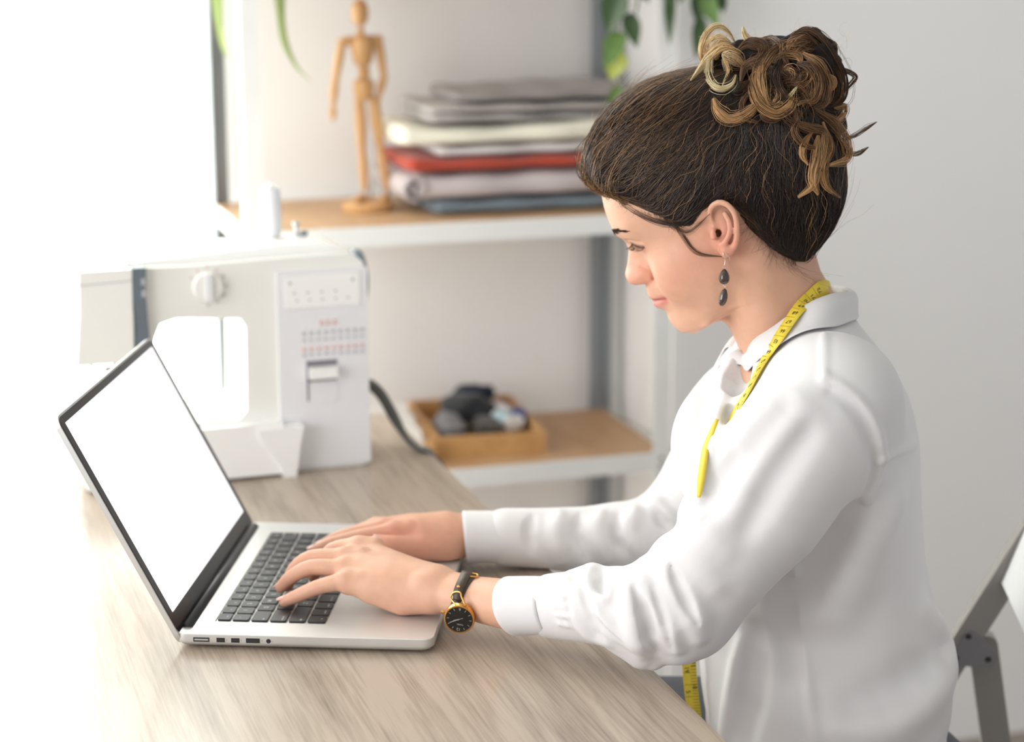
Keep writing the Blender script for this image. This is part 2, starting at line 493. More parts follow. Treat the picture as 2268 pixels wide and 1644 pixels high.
for v0, hgt, keys in rows:
    u = 0.0375
    for wd, t in keys:
        w = wd * UNIT
        kk = (round(w, 5), hgt)
        if kk not in key_cache:
            o = prism('key', rrect(-hgt / 2, -w / 2 + .0016, hgt / 2, w / 2 - .0016, 0.0016, 3), -.0011, 0.0006, M_key, lap, 'z', 0.00025, 1)
            key_cache[kk] = o.data
        else:
            o = bpy.data.objects.new('key', key_cache[kk]); COL.objects.link(o); o.parent = lap
        o.location = (v0 + hgt / 2, u + w / 2, LZ + .0004)
        if t:
            big = len(t) == 1
            sz = 0.0062 if big else 0.0030
            dy = 0.0 if big else (-(w / 2 - .0035) if wd > 1.1 and u < .1 else ((w / 2 - .0035) if wd > 1.1 else 0))
            al = 'CENTER' if big or wd < 1.1 else ('LEFT' if u < .1 else 'RIGHT')
            Mx = Matrix.Translation((0.0 if big else hgt / 2 - .004, dy, 0.00062)) @ Matrix.Rotation(math.pi / 2, 4, 'Z')
            text_mesh('legend', t, sz, M_print, o, Mx, 0.00002, al)
        u += w
# ports on the near side
def port(name, v0, v1, z0, z1, mat, inner=None):
    bm = bmesh.new(); add_box(bm, (v0, -0.00025, z0), (v1, 0.002, z1))
    o = bm_obj(name, bm, mat, lap, True, 0.0004, 2)
    if inner:
        box('contact', (v0 + .0012, -.0004, (z0 + z1) / 2 - .0006), (v1 - .0012, 0, (z0 + z1) / 2 + .0006), inner, o)
port('power_port', .0185, .034, .0078, .0122, M_port, M_alu)
port('display_port', .0408, .0488, .0078, .0122, M_hinge, M_port)
port('display_port', .0548, .0628, .0078, .0122, M_hinge, M_port)
port('usb_port', .0690, .0822, .0078, .0124, M_hinge, M_port)
lathe('headphone_jack', [(.0001, -.0003), (.0021, -.0003), (.0023, 0), (.0023, .002)], M_hinge, lap, 18,
      Matrix.Translation((.0905, 0, .010)) @ Matrix.Rotation(-math.pi / 2, 4, 'X'))
M_icon = mat_basic('port_icon_print', lin(150, 150, 150), 0.6)
for vv, t in ((.0505, '4'), (.0645, '4'), (.0843, 'Y'), (.0945, 'n'), (.0362, '...')):
    text_mesh('port_icon', t, 0.0028, M_icon, lap, Matrix.Translation((vv, -.0001, .010)) @ Matrix.Rotation(math.pi / 2, 4, 'X'), 0.00003)
# lid, built flat in its own frame: X along width, Y up the lid, Z towards the user
LID = 1.0964
HV, HZ = 0.0063, 0.0090
ul, dl = np.array([0, 1.0, 0]), np.array([-math.cos(LID), 0, math.sin(LID)])
nl = np.cross(ul, dl)      # faces the user
if nl[0] < 0: nl = -nl
ML = Matrix(((ul[0], dl[0], nl[0], HV), (ul[1], dl[1], nl[1], 0), (ul[2], dl[2], nl[2], HZ), (0, 0, 0, 1)))
lid = prism('lid', rrect(0.0, -0.004, LU, 0.2415, 0.011, 6), -0.0042, 0.0008, M_alu, lap, 'z', 0.0012, 2); lid.data.transform(ML)
o = prism('bezel', rrect(0.0022, 0.004, LU - .0022, 0.2393, 0.009, 6), 0.0007, 0.0014, M_black, lid, 'z'); o.data.transform(ML)
o = prism('screen', rrect(.0137, .0247, .345, .232, 0.0005, 1), 0.0010, 0.0016, M_screen, lid, 'z'); o.data.transform(ML)
tube('hinge_cover', [(.0085, .018, .0135), (.0085, .341, .0135)], 0.0062, M_hinge, lap, 16)

# ================================================================== sewing machine
M_sew = mat_basic('cream_plastic', lin(240, 240, 235), 0.28, noise=0.015, nscale=12)
M_sew2 = mat_basic('white_plastic', lin(246, 246, 244), 0.25, noise=0.01)
M_sewpanel = mat_basic('pale_grey_panel', lin(233, 233, 236), 0.3, noise=0.01)
M_slate = mat_basic('slate_blue_plastic', lin(104, 116, 126), 0.4, noise=0.04)
M_dark = mat_basic('dark_gap', lin(128, 124, 132), 0.6)
M_chrome = mat_basic('chrome', lin(200, 200, 200), 0.2, 1.0)
M_pink = mat_basic('pink_print', lin(226, 178, 170), 0.6)
M_greyprint = mat_basic('grey_print', lin(178, 182, 188), 0.6)
M_cable = mat_basic('grey_cable', lin(96, 96, 94), 0.5, noise=0.05)
SMP = onz(823, 1028, DESK)
sew = empty('sewing_machine', (SMP[0], SMP[1], DESK), math.radians(19),
            'white electric sewing machine with a grey strap on its head', 'sewing machine')
# main casting: one C-shaped outline (u, z)
outline = [(0.0, 0.004), (-.012, 0.0), (-.1, 0), (-.178, 0.0), (-.355, 0.0), (-.358, .006), (-.358, .066), (-.352, .072), (-.165, .072), (-.155, .082),
           (-.1535, .186), (-.160, .196), (-.236, .2015), (-.256, .196), (-.263, .180), (-.268, .154), (-.352, .153), (-.358, .158),
           (-.352, .215), (-.351, .262), (-.346, .2665), (-.22, .2635), (-.05, .268), (-.018, .266), (-.006, .256), (-.003, .20)]
prism('casing', outline, 0.0, 0.125, M_sew, sew, 'y', 0.004, 3)
box('bed_plate', (-.352, -.02, .004), (-.115, .006, .068), M_sew2, sew, 0.004)
prism('top_cover', [(-.30, .262), (-.05, .267), (-.018, .265), (-.03, .272), (-.055, .279), (-.11, .279), (-.25, .271), (-.30, .267)], 0.02, 0.11, M_sew2, sew, 'y', 0.003, 2)
box('front_panel', (-.1145, -.003, .004), (-.002, .004, .250), M_sewpanel, sew, 0.003)
box('panel_label', (-.105, -.0042, .205), (-.012, -.002, .244), M_sew2, sew, 0.001)
prism('head_cover', [(-.357, .154), (-.290, .154), (-.288, .266), (-.349, .266), (-.351, .215)], -.008, .05, M_sew, sew, 'y', 0.004, 3)
prism('head_seam', [(-.3505, .2505), (-.2885, .2525), (-.2885, .2517), (-.3505, .2497)], -.0086, -.007, M_greyprint, sew, 'y')
prism('strap', [(-.288, .155), (-.270, .155), (-.2715, .20), (-.2735, .235), (-.2715, .267), (-.286, .267), (-.288, .235), (-.2855, .20)], -.0095, .03, M_slate, sew, 'y', 0.001, 1)
for z0 in (.246, .232):
    box('strap_slot', (-.278, -.0103, z0), (-.2735, -.009, z0 + .008), M_greyprint, sew, 0.0005)
# tension dial with marks
MD = Matrix.Translation((-.198, 0, .238)) @ Matrix.Rotation(math.pi / 2, 4, 'X')
d = lathe('dial', [(.0001, .008), (.0165, .008), (.0178, .006), (.018, -.002)], M_sew, sew, 36, MD)
box('dial_grip', (-.0035, -.016, .007), (.0035, .016, .0125), M_sewpanel, d, 0.001, M=MD)
for i in range(9):
    a = math.radians(150 - 30 * i)
    c = (-.198 + .0225 * math.cos(a), .238 + .0225 * math.sin(a))
    box('dial_mark', (c[0] - .0012, -.0006, c[1] - .0012), (c[0] + .0012, .001, c[1] + .0012), M_pink if i < 4 else M_greyprint, sew)
# stitch chart
for rowi, (z, mt, n, x0, dx, hh) in enumerate(((.1815, M_pink, 3, -.063, .0085, .006), (.171, M_greyprint, 9, -.085, .0092, .004), (.1635, M_greyprint, 9, -.085, .0092, .0025),
                                               (.151, M_pink, 9, -.085, .0092, .0045), (.1445, M_greyprint, 9, -.085, .0092, .0030),
                                               (.222, M_greyprint, 4, -.095, .017, .0025), (.213, M_greyprint, 5, -.092, .016, .0022), (.234, M_greyprint, 2, -.10, .078, .004))):
    for i in range(n):
        box('stitch_mark', (x0 + i * dx, -.0046, z), (x0 + i * dx + .0028, -.002, z + hh), mt, sew)
sl = box('lever_recess', (-.080, -.0036, .086), (-.042, -.001, .140), M_sewpanel, sew, 0.001)
box('lever_slot', (-.079, -.0042, .131), (-.043, -.003, .1385), M_dark, sl)
box('lever_slot', (-.080, -.0042, .112), (-.043, -.003, .1165), M_dark, sl)
box('reverse_lever', (-.078, -.014, .117), (-.044, -.003, .1305), M_sew2, sl, 0.003)
box('lever_edge', (-.0805, -.0042, .088), (-.0785, -.003, .139), M_dark, sl)
prism('bed_lock', [(-.148, .062), (-.090, .062), (-.095, .040), (-.101, .0), (-.117, 0), (-.119, .012), (-.130, .030), (-.142, .045)], -.024, .0, M_sew2, sew, 'y', 0.003, 2)
MW = Matrix.Translation((-.004, .060, .224)) @ Matrix.Rotation(math.pi / 2, 4, 'Y')
lathe('hand_wheel', [(.0001, .013), (.030, .013), (.036, .011), (.038, .006), (.038, .001), (.034, -.002)], M_slate, sew, 40, MW)
lathe('bobbin_winder', [(.0001, 0), (.006, 0), (.006, .004), (.0025, .005), (.0025, .014), (.0045, .0145), (.0045, .019), (.0001, .019)], M_chrome, sew, 16, Matrix.Translation((-.068, .085, .277)))
box('thread_guide', (-.063, .08, .2775), (-.055, .09, .2835), M_slate, sew, 0.001)
lathe('pressure_knob', [(.0001, 0), (.004, 0), (.004, .008), (.0001, .009)], M_dark, sew, 14, Matrix.Translation((-.262, .06, .262)))
lathe('spool_pin', [(.0001, 0), (.0022, 0), (.0022, .07), (.0001, .071)], M_sew2, sew, 10, Matrix.Translation((-.100, .085, .276)))
tube('thread_hook', [(-.286, .02, .262), (-.29, .015, .27), (-.296, .012, .279)], .0012, M_dark, sew, 6)
lathe('needle_bar', [(.0001, .13), (.0025, .13), (.0025, .156), (.0001, .156)], M_chrome, sew, 10, Matrix.Translation((-.335, .03, 0)))
box('presser_foot', (-.322, .02, .138), (-.300, .032, .142), M_chrome, sew, 0.0008)
tube('needle_clamp', [(-.318, .025, .154), (-.318, .025, .142), (-.305, .025, .146)], .0022, M_chrome, sew, 8)
for dz, dy in ((0, 0), (-.008, .012)):
    tube('power_cable', cr([(-.004, .085 + dy, .085 + dz), (.018, .085 + dy, .086 + dz), (.036, .08 + dy, .072 + dz), (.052, .07 + dy, .040 + dz), (.061, .055, .015), (.072, .035, .004), (.084, .018, -.0005), (.11, .0, -.06), (.13, -.02, -.25)], 6),
         .0042, M_cable, sew, 10)
# spool of white thread on its pin
sp = empty('thread_spool', (sew.matrix_basis @ Vector((-.100, .085, .2795))), 0, 'white cone of thread standing on top of the sewing machine', 'thread spool')
M_thread = mat_basic('white_thread', lin(238, 241, 244), 0.8, noise=0.03, nscale=400, stretch=(1, 1, 6), bump=0.3, bscale=900)
lathe('thread', [(.003, .004), (.0125, .004), (.0130, .008), (.0125, .058), (.0115, .0605), (.003, .0605)], M_thread, sp, 28)
lathe('spool_core', [(.003, 0), (.0110, 0), (.0112, .004), (.0035, .004), (.0035, .0615), (.008, .0618), (.008, .0632), (.003, .0632)], M_sew2, sp, 24)
# ================================================================== shelving unit
M_post = mat_basic('galvanised_white', lin(240, 240, 238), 0.4, 0.0, noise=0.03)
M_post_shaded = mat_basic('post_shaded', lin(150, 155, 160), 0.4, 0.35, noise=0.05)  # back posts: their shade put into a darker, greyer colour
M_board = mat_wood('oak_board', lin(200, 164, 126), lin(178, 141, 103), (14, 2.2, 14), 0.5, 0.5, 0.05)
ZLOW, ZUP, ZTOP, ZBOT = -0.1616 + DESK, 0.2170 + DESK, 0.62 + DESK, 0.14
UW, UD = SX1 - SX0, SY1 - SY0
shelf = empty('shelving_unit', room(SX0, SY0, 0), ROOM, 'white metal shelving unit with wooden boards against the back wall', 'shelf')
for zz in (ZBOT, ZLOW, ZUP, ZTOP):
    b = prism('shelf_board', [(.003, .004), (UW - .003, .004), (UW - .003, UD - .004), (.003, UD - .004)], zz - .010, zz, M_board, shelf, 'z')
    bm = bmesh.new()
    hgt = .030
    add_box(bm, (.0, 0, zz - hgt), (UW, .004, zz - .0008)); add_box(bm, (0, UD - .004, zz - hgt), (UW, UD, zz - .0008))
    add_box(bm, (0, .004, zz - hgt), (.004, UD - .004, zz - .0008)); add_box(bm, (UW - .004, .004, zz - hgt), (UW, UD - .004, zz - .0008))
    bm_obj('shelf_rail', bm, M_post, b)
def lpost(x, y, sx, sy, mat):
    w, t, h = .028, .002, ZTOP + .03
    poly = [(0, 0), (w, 0), (w, t), (t, t), (t, w), (0, w)]
    poly = [(x + sx * a, y + sy * b) for a, b in poly]
    o = prism('post', poly, 0, h, mat, shelf, 'z', smooth=False)
    for zz in (ZLOW, ZUP):
        for dz in (-.009, -.022):
            lathe('bolt', [(.0001, .002), (.0035, .002), (.0035, 0)], M_chrome, o, 10,
                  Matrix.Translation((x + sx * .014, y - (.0 if sy > 0 else -.0), zz + dz)) @ Matrix.Rotation(math.pi / 2, 4, 'X'))
    return o
lpost(-.0025, -.0025, 1, 1, M_post)
lpost(UW + .0025, -.0025, -1, 1, M_post)
lpost(-.0025, UD + .0025, 1, -1, M_post_shaded)
lpost(UW + .0025, UD + .0025, -1, -1, M_post_shaded)
def sroom(x, y, z):           # shelf-local plan position to world
    return room(SX0 + x, SY0 + y, z)

# ================================================================== folded cloths
def cloth_stack():
    z = ZUP + .0006
    rr = random.Random(3)
    specs = [  # name, left, right, front, back, height, colour, layers, label
        (.292, .63, .055, .27, .022, lin(116, 128, 138), 1, 'blue-grey folded cloth at the bottom of the fabric stack'),
        (.262, .62, .050, .26, .042, lin(196, 186, 186), 1, 'thick lilac-grey folded cloth with a rolled left edge'),
        (.252, .63, .048, .27, .022, lin(172, 66, 46), 1, 'rust-red folded cloth in the middle of the fabric stack'),
        (.300, .62, .060, .26, .016, lin(222, 218, 216), 1, 'thin pale grey folded cloth directly above the rust-red one'),
        (.242, .63, .052, .27, .034, lin(238, 234, 216), 1, 'cream folded cloth with a lumpy left end below the grey cloths'),
        (.285, .62, .060, .25, .026, lin(178, 172, 168), 2, 'light grey folded cloth, second from the top of the stack'),
        (.330, .62, .075, .25, .022, lin(150, 143, 140), 1, 'darker grey folded cloth on top of the fabric stack')]
    for k, (x0, x1, y0, y1, h, c, nl, lab) in enumerate(specs):
        m = mat_basic('cloth_%d' % k, c, 0.95, noise=0.10, nscale=25, bump=0.35, bscale=600, sheen=0.2)
        root = empty('folded_cloth', sroom((x0 + x1) / 2, (y0 + y1) / 2, z), ROOM, lab, 'folded cloth', 'cloths folded on the upper shelf')
        lh = h / nl
        for l in range(nl):
            # a layer: rounded slab, bulging fold on the left and the front, wavy surface
            nx, ny = 26, 12
            hx, hy = (x1 - x0) / 2, (y1 - y0) / 2
            ph = rr.uniform(0, 6)
            vs, fs = [], []
            ring = 12
            for i in range(nx + 1):
                t = i / nx
                xx = -hx + 2 * hx * t
                bulge = math.exp(-((t) / .10) ** 2)
                hh = lh * (0.46 + .10 * bulge) * (0.25 + .75 * min(1, (t + .012) / .035) ** .5)
                yy = hy * (1 - .06 * bulge) + .003 * math.sin(t * 17 + ph)
                for j in range(ring):
                    a = 2 * math.pi * j / ring
                    cx, sx_ = math.cos(a), math.sin(a)
                    ex = math.copysign(abs(cx) ** .22, cx); ez = math.copysign(abs(sx_) ** .55, sx_)
                    wob = .0016 * math.sin(t * 23 + ph + a * 2) + .003 * math.sin(t * 5 + ph) * (1 if k > 3 else .3)
                    sag = -.004 * math.sin(math.pi * min(1, t * 1.2)) * (k > 3)
                    vs.append((xx, ex * yy, lh * (l + .5) + ez * hh + (wob + sag if sx_ > -.2 else 0)))
            for i in range(nx):
                for j in range(ring):
                    fs.append((i * ring + j, (i + 1) * ring + j, (i + 1) * ring + (j + 1) % ring, i * ring + (j + 1) % ring))
            fs.append(tuple(range(ring))); fs.append(tuple(range(nx * ring, (nx + 1) * ring))[::-1])
            o = mesh('cloth_layer', vs, fs, m, root, True)
            sb = o.modifiers.new('smooth', 'SUBSURF'); sb.levels = 1; sb.render_levels = 1
        if k == 1:   # rolled edge
            sp_ = [(-(x1 - x0) / 2 + .004 + (.004 + .0175 * t) * math.cos(9 * t + 2.0), 0, .021 + (.004 + .0165 * t) * math.sin(9 * t + 2.0)) for t in np.linspace(0, 1, 40)]
            ribbon('rolled_edge', sp_, np.tile([0, 1.0, 0], (40, 1)), (y1 - y0) * .96, .004, m, root)
        z += h + .0004
cloth_stack()

# ================================================================== artist mannequin
M_man = mat_wood('beech_wood', lin(214, 170, 118), lin(196, 148, 96), (50, 50, 6), 0.45, 0.4, 0.02)
MP = room(SX1 - .437, SY0 + .155, 0)
man = empty('wooden_mannequin', (MP[0], MP[1], ZUP), 0, 'jointed wooden artist mannequin standing on the upper shelf', 'mannequin')
def mpt(px, py, dy=0.0):      # pixel on the mannequin's own upright plane, in its local frame
    P = onplane(px, py, np.array([MP[0], MP[1], ZUP]) + EY * dy, EY)
    return P - np.array([MP[0], MP[1], ZUP])
def limb(name, a, b, r0, r1, mid=None, parent=None, squash=1.0):
    a, b = np.asarray(a), np.asarray(b)
    n = 12; ts = np.linspace(0, 1, n)
    P = a + (b - a) * ts[:, None]
    mid = mid if mid else max(r0, r1)
    R = np.interp(ts, [0, .06, .4, .94, 1], [r0 * .5, r0, mid, r1, r1 * .45])
    return tube(name, P, R, M_man, parent or man, 14)
def ball(name, c, r, parent=None, s=(1, 1, 1)):
    prof = [(r * math.sin(math.pi * i / 10) + 1e-5, -r * math.cos(math.pi * i / 10)) for i in range(11)]
    return lathe(name, prof, M_man, parent or man, 16, Matrix.Translation(list(map(float, c))) @ Matrix.Diagonal((*s, 1)))
bz = mpt(820, 462); 
lathe('stand_base', [(.0001, 0), (.036, 0), (.038, .003), (.038, .011), (.035, .014), (.0001, .014)], M_man, man, 36)
tube('stand_rod', [(0.003, .01, .012), mpt(828, 380, .01), mpt(826, 190, .01)], .0014, M_chrome, man, 8)
head_c = mpt(797, 28)
hd = ball('head', head_c, .0165, None, (.80, .9, 1.28))
limb('neck', mpt(797, 62), mpt(800, 88), .006, .006)
limb('chest', mpt(803, 78), mpt(803, 148), .017, .013, .0185)
limb('shoulder_bar', mpt(757, 92), mpt(836, 88), .0075, .0075, .0075)
ball('waist', mpt(806, 160), .0095)
limb('pelvis', mpt(805, 172), mpt(806, 222), .014, .0135, .0165)
for s, sh, el, wr, tip in ((0, (757, 95), (742, 178), (737, 236), (737, 268)), (1, (838, 88), (850, 170), (838, 215), (828, 246))):
    ball('shoulder_joint', mpt(*sh), .0075)
    limb('upper_arm', mpt(*sh), mpt(*el), .0065, .0058, .0075)
    ball('elbow_joint', mpt(*el), .0062)
    limb('forearm', mpt(*el), mpt(*wr), .006, .0045, .0068)
    limb('hand', mpt(*wr), mpt(*tip), .0045, .003, .006)
for s, hp, kn, an, toe in ((0, (796, 225), (802, 340), (808, 425), (788, 440)), (1, (828, 225), (843, 330), (858, 425), (848, 437))):
    ball('hip_joint', mpt(*hp), .0085)
    limb('thigh', mpt(*hp), mpt(*kn), .0082, .0065, .0095)
    ball('knee_joint', mpt(*kn), .0066)
    limb('shin', mpt(*kn), mpt(*an), .0066, .0048, .0078)
    a = mpt(*an); a[2] = .020
    t = a + (mpt(*toe) - mpt(*an)) * np.array([1, 1, 0]) + np.array([0, -.022, 0]); t[2] = .0185
    limb('foot', a + np.array([0, .006, 0]), t, .0055, .0045, .0070)

# ================================================================== wooden tray on the lower shelf
M_box = mat_wood('bamboo', lin(206, 160, 104), lin(184, 136, 82), (60, 5, 60), 0.5, 0.4, 0.03)
tray = empty('wooden_tray', sroom(UW - .262, .18, ZLOW), ROOM - math.radians(4), 'open bamboo tray of sewing things on the lower shelf', 'tray')
TX, TY, TH = .088, .125, .034
box('tray_floor', (-TX, -TY, 0), (TX, TY, .004), M_box, tray, .0006)
for lo, hi in (((-TX, -TY, .0042), (TX, -TY + .008, TH)), ((-TX, TY - .008, .0042), (TX, TY, TH)),
               ((-TX, -TY + .0083, .0042), (-TX + .008, TY - .0083, TH)), ((TX - .008, -TY + .0083, .0042), (TX, TY - .0083, TH))):
    box('tray_side', lo, hi, M_box, tray, .001)
tray2 = empty('wooden_tray', sroom(UW - .405, .16, ZLOW), ROOM - math.radians(4), 'bamboo tray holding white cards, half hidden by the desk', 'tray')
box('tray_floor', (-.052, -.12, 0), (.050, .12, .004), M_box, tray2, .0006)
for lo, hi in (((-.052, -.12, .0042), (.050, -.112, .030)), ((-.052, .112, .0042), (.050, .12, .030)),
               ((-.052, -.1117, .0042), (-.044, .1117, .030)), ((.042, -.1117, .0042), (.050, .1117, .030))):
    box('tray_side', lo, hi, M_box, tray2, .001)
M_card = mat_basic('white_card', lin(232, 230, 226), .8, noise=.03)
for i in range(3):
    o = box('card_pack', (-.040, -.03, -.003), (.038, .03, .003), M_card, None, .0006)
    o.matrix_world = tray2.matrix_basis @ Matrix.Translation((0, -.070 + i * .055, .026 + .004 * i)) @ Matrix.Rotation(.45 + .1 * i, 4, 'X')
    tag(o, 'white card pack at the %s of the half-hidden bamboo tray' % ('front', 'middle', 'back')[i], 'card', 'white cards in the tray')
# bundles of fabric and thread in the tray
def bundle(name, cx, cy, cz, sx, sy, sz, col, lab, cat, seed, grp=None):
    m = mat_basic(name + '_cloth', col, .9, noise=.25, nscale=40, bump=.4, bscale=400, sheen=.2)
    bm = bmesh.new(); bmesh.ops.create_icosphere(bm, subdivisions=3, radius=1)
    r = np.random.default_rng(seed); k = r.normal(size=(6, 3)) * 2.6; p = r.uniform(0, 6, 6)
    for v_ in bm.verts:
        c = np.array(v_.co); d = .82 + .13 * sum(abs(math.sin(k[i] @ c + p[i])) - .5 for i in range(6))
        sgn = np.sign(c) * np.abs(c) ** .8
        v_.co = (sgn[0] * sx * d, sgn[1] * sy * d, sgn[2] * sz * d)
    o = bm_obj(name, bm, m, None, True)
    o.data.polygons.foreach_set('use_smooth', [True] * len(o.data.polygons))
    o.matrix_world = tray.matrix_basis @ Matrix.Translation((cx, cy, cz))
    return tag(o, lab, cat, grp)
bundle('fabric_bundle', .0, .045, .036, .045, .055, .026, lin(34, 38, 44), 'black bundle of fabric in the bamboo tray', 'fabric', 1)
bundle('fabric_bundle', .018, .095, .046, .035, .020, .018, lin(22, 34, 58), 'navy bundle of fabric at the back of the bamboo tray', 'fabric', 2)
bundle('fabric_bundle', -.045, -.02, .024, .026, .06, .018, lin(120, 118, 122), 'grey bundle of fabric at the left side of the bamboo tray', 'fabric', 3)
bundle('fabric_bundle', .01, -.055, .026, .024, .045, .018, lin(52, 46, 40), 'dark brown bundle of fabric at the front of the bamboo tray', 'fabric', 4)
def thread_reel(cx, cy, col, lab, rot):
    e = empty('thread_reel', (0, 0, 0), 0, lab, 'thread reel', 'thread reels in the bamboo tray')
    e.matrix_world = tray.matrix_basis @ Matrix.Translation((cx, cy, .032)) @ Matrix.Rotation(rot, 4, 'Z') @ Matrix.Rotation(math.pi / 2, 4, 'X')
    m = mat_basic('reel_thread', col, .75, noise=.1, nscale=300, stretch=(1, 1, 8))
    lathe('thread', [(.002, -.020), (.0125, -.020), (.0135, 0), (.0125, .020), (.002, .020)], m, e, 20)
    lathe('reel_core', [(.002, -.026), (.0115, -.026), (.0115, -.021), (.004, -.0205), (.004, .0205), (.0115, .021), (.0115, .026), (.002, .026)], M_sew2, e, 20)
thread_reel(.048, .035, lin(228, 226, 232), 'white thread reel at the right of the bamboo tray', 0.4)
thread_reel(.042, -.030, lin(176, 204, 214), 'pale blue thread reel in the bamboo tray', 0.2)
thread_reel(.066, -.022, lin(40, 72, 150), 'bright blue thread reel at the right edge of the bamboo tray', -0.3)

# ================================================================== hanging plants on the top shelf
M_leaf = mat_basic('dark_leaf', lin(58, 84, 46), .4, noise=.3, nscale=20, sss=.0)
M_leafy = mat_basic('yellow_leaf', lin(186, 196, 96), .45, noise=.15, nscale=20)
M_leafm = mat_basic('mid_leaf', lin(96, 128, 64), .45, noise=.2, nscale=20)
M_stem = mat_basic('green_stem', lin(88, 104, 58), .6, noise=.2)
M_pot = mat_basic('white_pot', lin(228, 226, 220), .5, noise=.03)
M_soil = mat_basic('soil', lin(66, 50, 38), .95, noise=.3, nscale=120)
def leaf_mesh(L, Wd, droop=.25):
    n = 8; v = []; f = []
    for i in range(n + 1):
        t = i / n
        w = Wd / 2 * (math.sin(math.pi * min(1, t * .92 + .08) ** .75)) * (1 if t < .98 else .1)
        z = -droop * L * t * t
        for s in (-1, -.5, 0, .5, 1):
            v.append((s * w, L * t, z + abs(s) * w * .35))
    for i in range(n):
        for j in range(4):
            f.append((i * 5 + j, i * 5 + j + 1, (i + 1) * 5 + j + 1, (i + 1) * 5 + j))
    me = bpy.data.meshes.new('leaf'); me.from_pydata(v, [], f); me.update()
    me.polygons.foreach_set('use_smooth', [True] * len(f))
    return me
def pot(parent, r=.06, h=.10):
    lathe('pot', [(.0001, 0), (r * .72, 0), (r * .75, .004), (r, h), (r * .92, h), (r * .90, h - .012), (.0001, h - .012)], M_pot, parent, 28)
    lathe('soil', [(.0001, h - .0118), (r * .89, h - .0118), (r * .8, h - .008), (.0001, h - .006)], M_soil, parent, 20)
PLP = sroom(UW - .12, .10, ZTOP)
plant = empty('trailing_plant', PLP, 0, 'dark green trailing plant hanging from the top shelf on the right', 'plant')
pot(plant)
PN = EY
def plant_px(px, py, dy=-.10):      # on an upright plane just in front of the shelf
    return onplane(px, py, sroom(0, .10 + dy, 0), EY) - PLP
stems = [[(1365, -60), (1372, 0), (1368, 60), (1366, 130), (1372, 180), (1370, 235)], [(1420, -60), (1415, -10), (1408, 30)],
         [(1480, -60), (1488, 0), (1486, 60)], [(1560, -60), (1556, 0), (1550, 60), (1545, 120)], [(1590, -60), (1580, 10)]]
for i, s in enumerate(stems):
    P = [np.array([0, 0, .09]) + .0, np.array([*(plant_px(*s[0])[:2] * .8), .125])] + [plant_px(*p) for p in s]
    tube('stem', cr(P, 5), .0016, M_stem, plant, 6)
leafs = [ # base px, tip px, width px, material
    (1372, -20, 1345, 72, 62, M_leaf), (1390, 30, 1412, 106, 40, M_leaf), (1372, 72, 1342, 150, 50, M_leafm), (1368, 112, 1352, 178, 56, M_leafy),
    (1486, -30, 1482, 100, 26, M_leaf), (1478, -20, 1492, 45, 24, M_leaf), (1555, -30, 1545, 60, 44, M_leaf), (1552, 40, 1542, 130, 34, M_leaf), (1560, -10, 1590, 60, 40, M_leafm),
    (1370, 190, 1350, 245, 30, M_leafm), (1410, -40, 1438, 5, 30, M_leaf), (1520, -50, 1505, 6, 34, M_leaf), (1590, -20, 1604, 30, 30, M_leaf)]
for i, (bx_, by_, tx, ty, wd, mt) in enumerate(leafs):
    a, b = plant_px(bx_, by_), plant_px(tx, ty, -.10 - .02 * (i % 3))
    d = b - a; L = float(np.linalg.norm(d)); d /= L
    me = leaf_mesh(L, wd / 1480, .06)
    me.materials.append(mt)
    o = bpy.data.objects.new('leaf', me); COL.objects.link(o); o.parent = plant
    nrm = np.array([-.15 + .3 * (i % 2), -1, .25 + .1 * (i % 3)]); nrm /= np.linalg.norm(nrm)
    xa = np.cross(d, nrm); xa /= np.linalg.norm(xa); za = np.cross(xa, d)
    o.matrix_local = Matrix(((xa[0], d[0], za[0], a[0]), (xa[1], d[1], za[1], a[1]), (xa[2], d[2], za[2], a[2]), (0, 0, 0, 1)))
# spider plant at the left
SPP = sroom(.055, .10, ZTOP)
sp2 = empty('spider_plant', SPP, 0, 'spider plant with long pale green leaves hanging over the upper left', 'plant')
pot(sp2, .05, .085)
def blade(px_pts, w, dy=-.06, mt=None):
    P = [np.array([0, 0, .075]), np.array([0, 0, .14])]
    Q = [onplane(px, py, sroom(0, .10 + dy, 0), EY) - SPP for px, py in px_pts]
    P[1][:2] = Q[0][:2] * .45
    C_ = cr(np.array(P + Q), 6)
    ww = w * np.interp(np.linspace(0, 1, len(C_)), [0, .3, .7, 1], [.6, 1, .8, .05])
    S = np.tile(EX, (len(C_), 1)); 
    ribbon('leaf', C_, S, ww, .0006, mt or M_leafm, sp2)
M_blade = mat_basic('pale_blade', lin(176, 196, 120), .45, noise=.2, nscale=30)
blade([(612, -60), (620, 20), (630, 90), (655, 145), (690, 182)], .013, -.07, M_blade)
blade([(625, -50), (624, 0), (626, 60), (632, 100)], .011, -.05, M_blade)
blade([(476, -60), (478, 0), (486, 60), (496, 110), (505, 128)], .013, -.07, M_blade)
blade([(490, -60), (488, -10), (494, 70)], .010, -.05, M_blade)
blade([(330, -60), (331, 0), (331, 20)], .008, -.07, M_blade)
blade([(560, -80), (548, -60), (545, -40)], .011, -.07, M_blade)

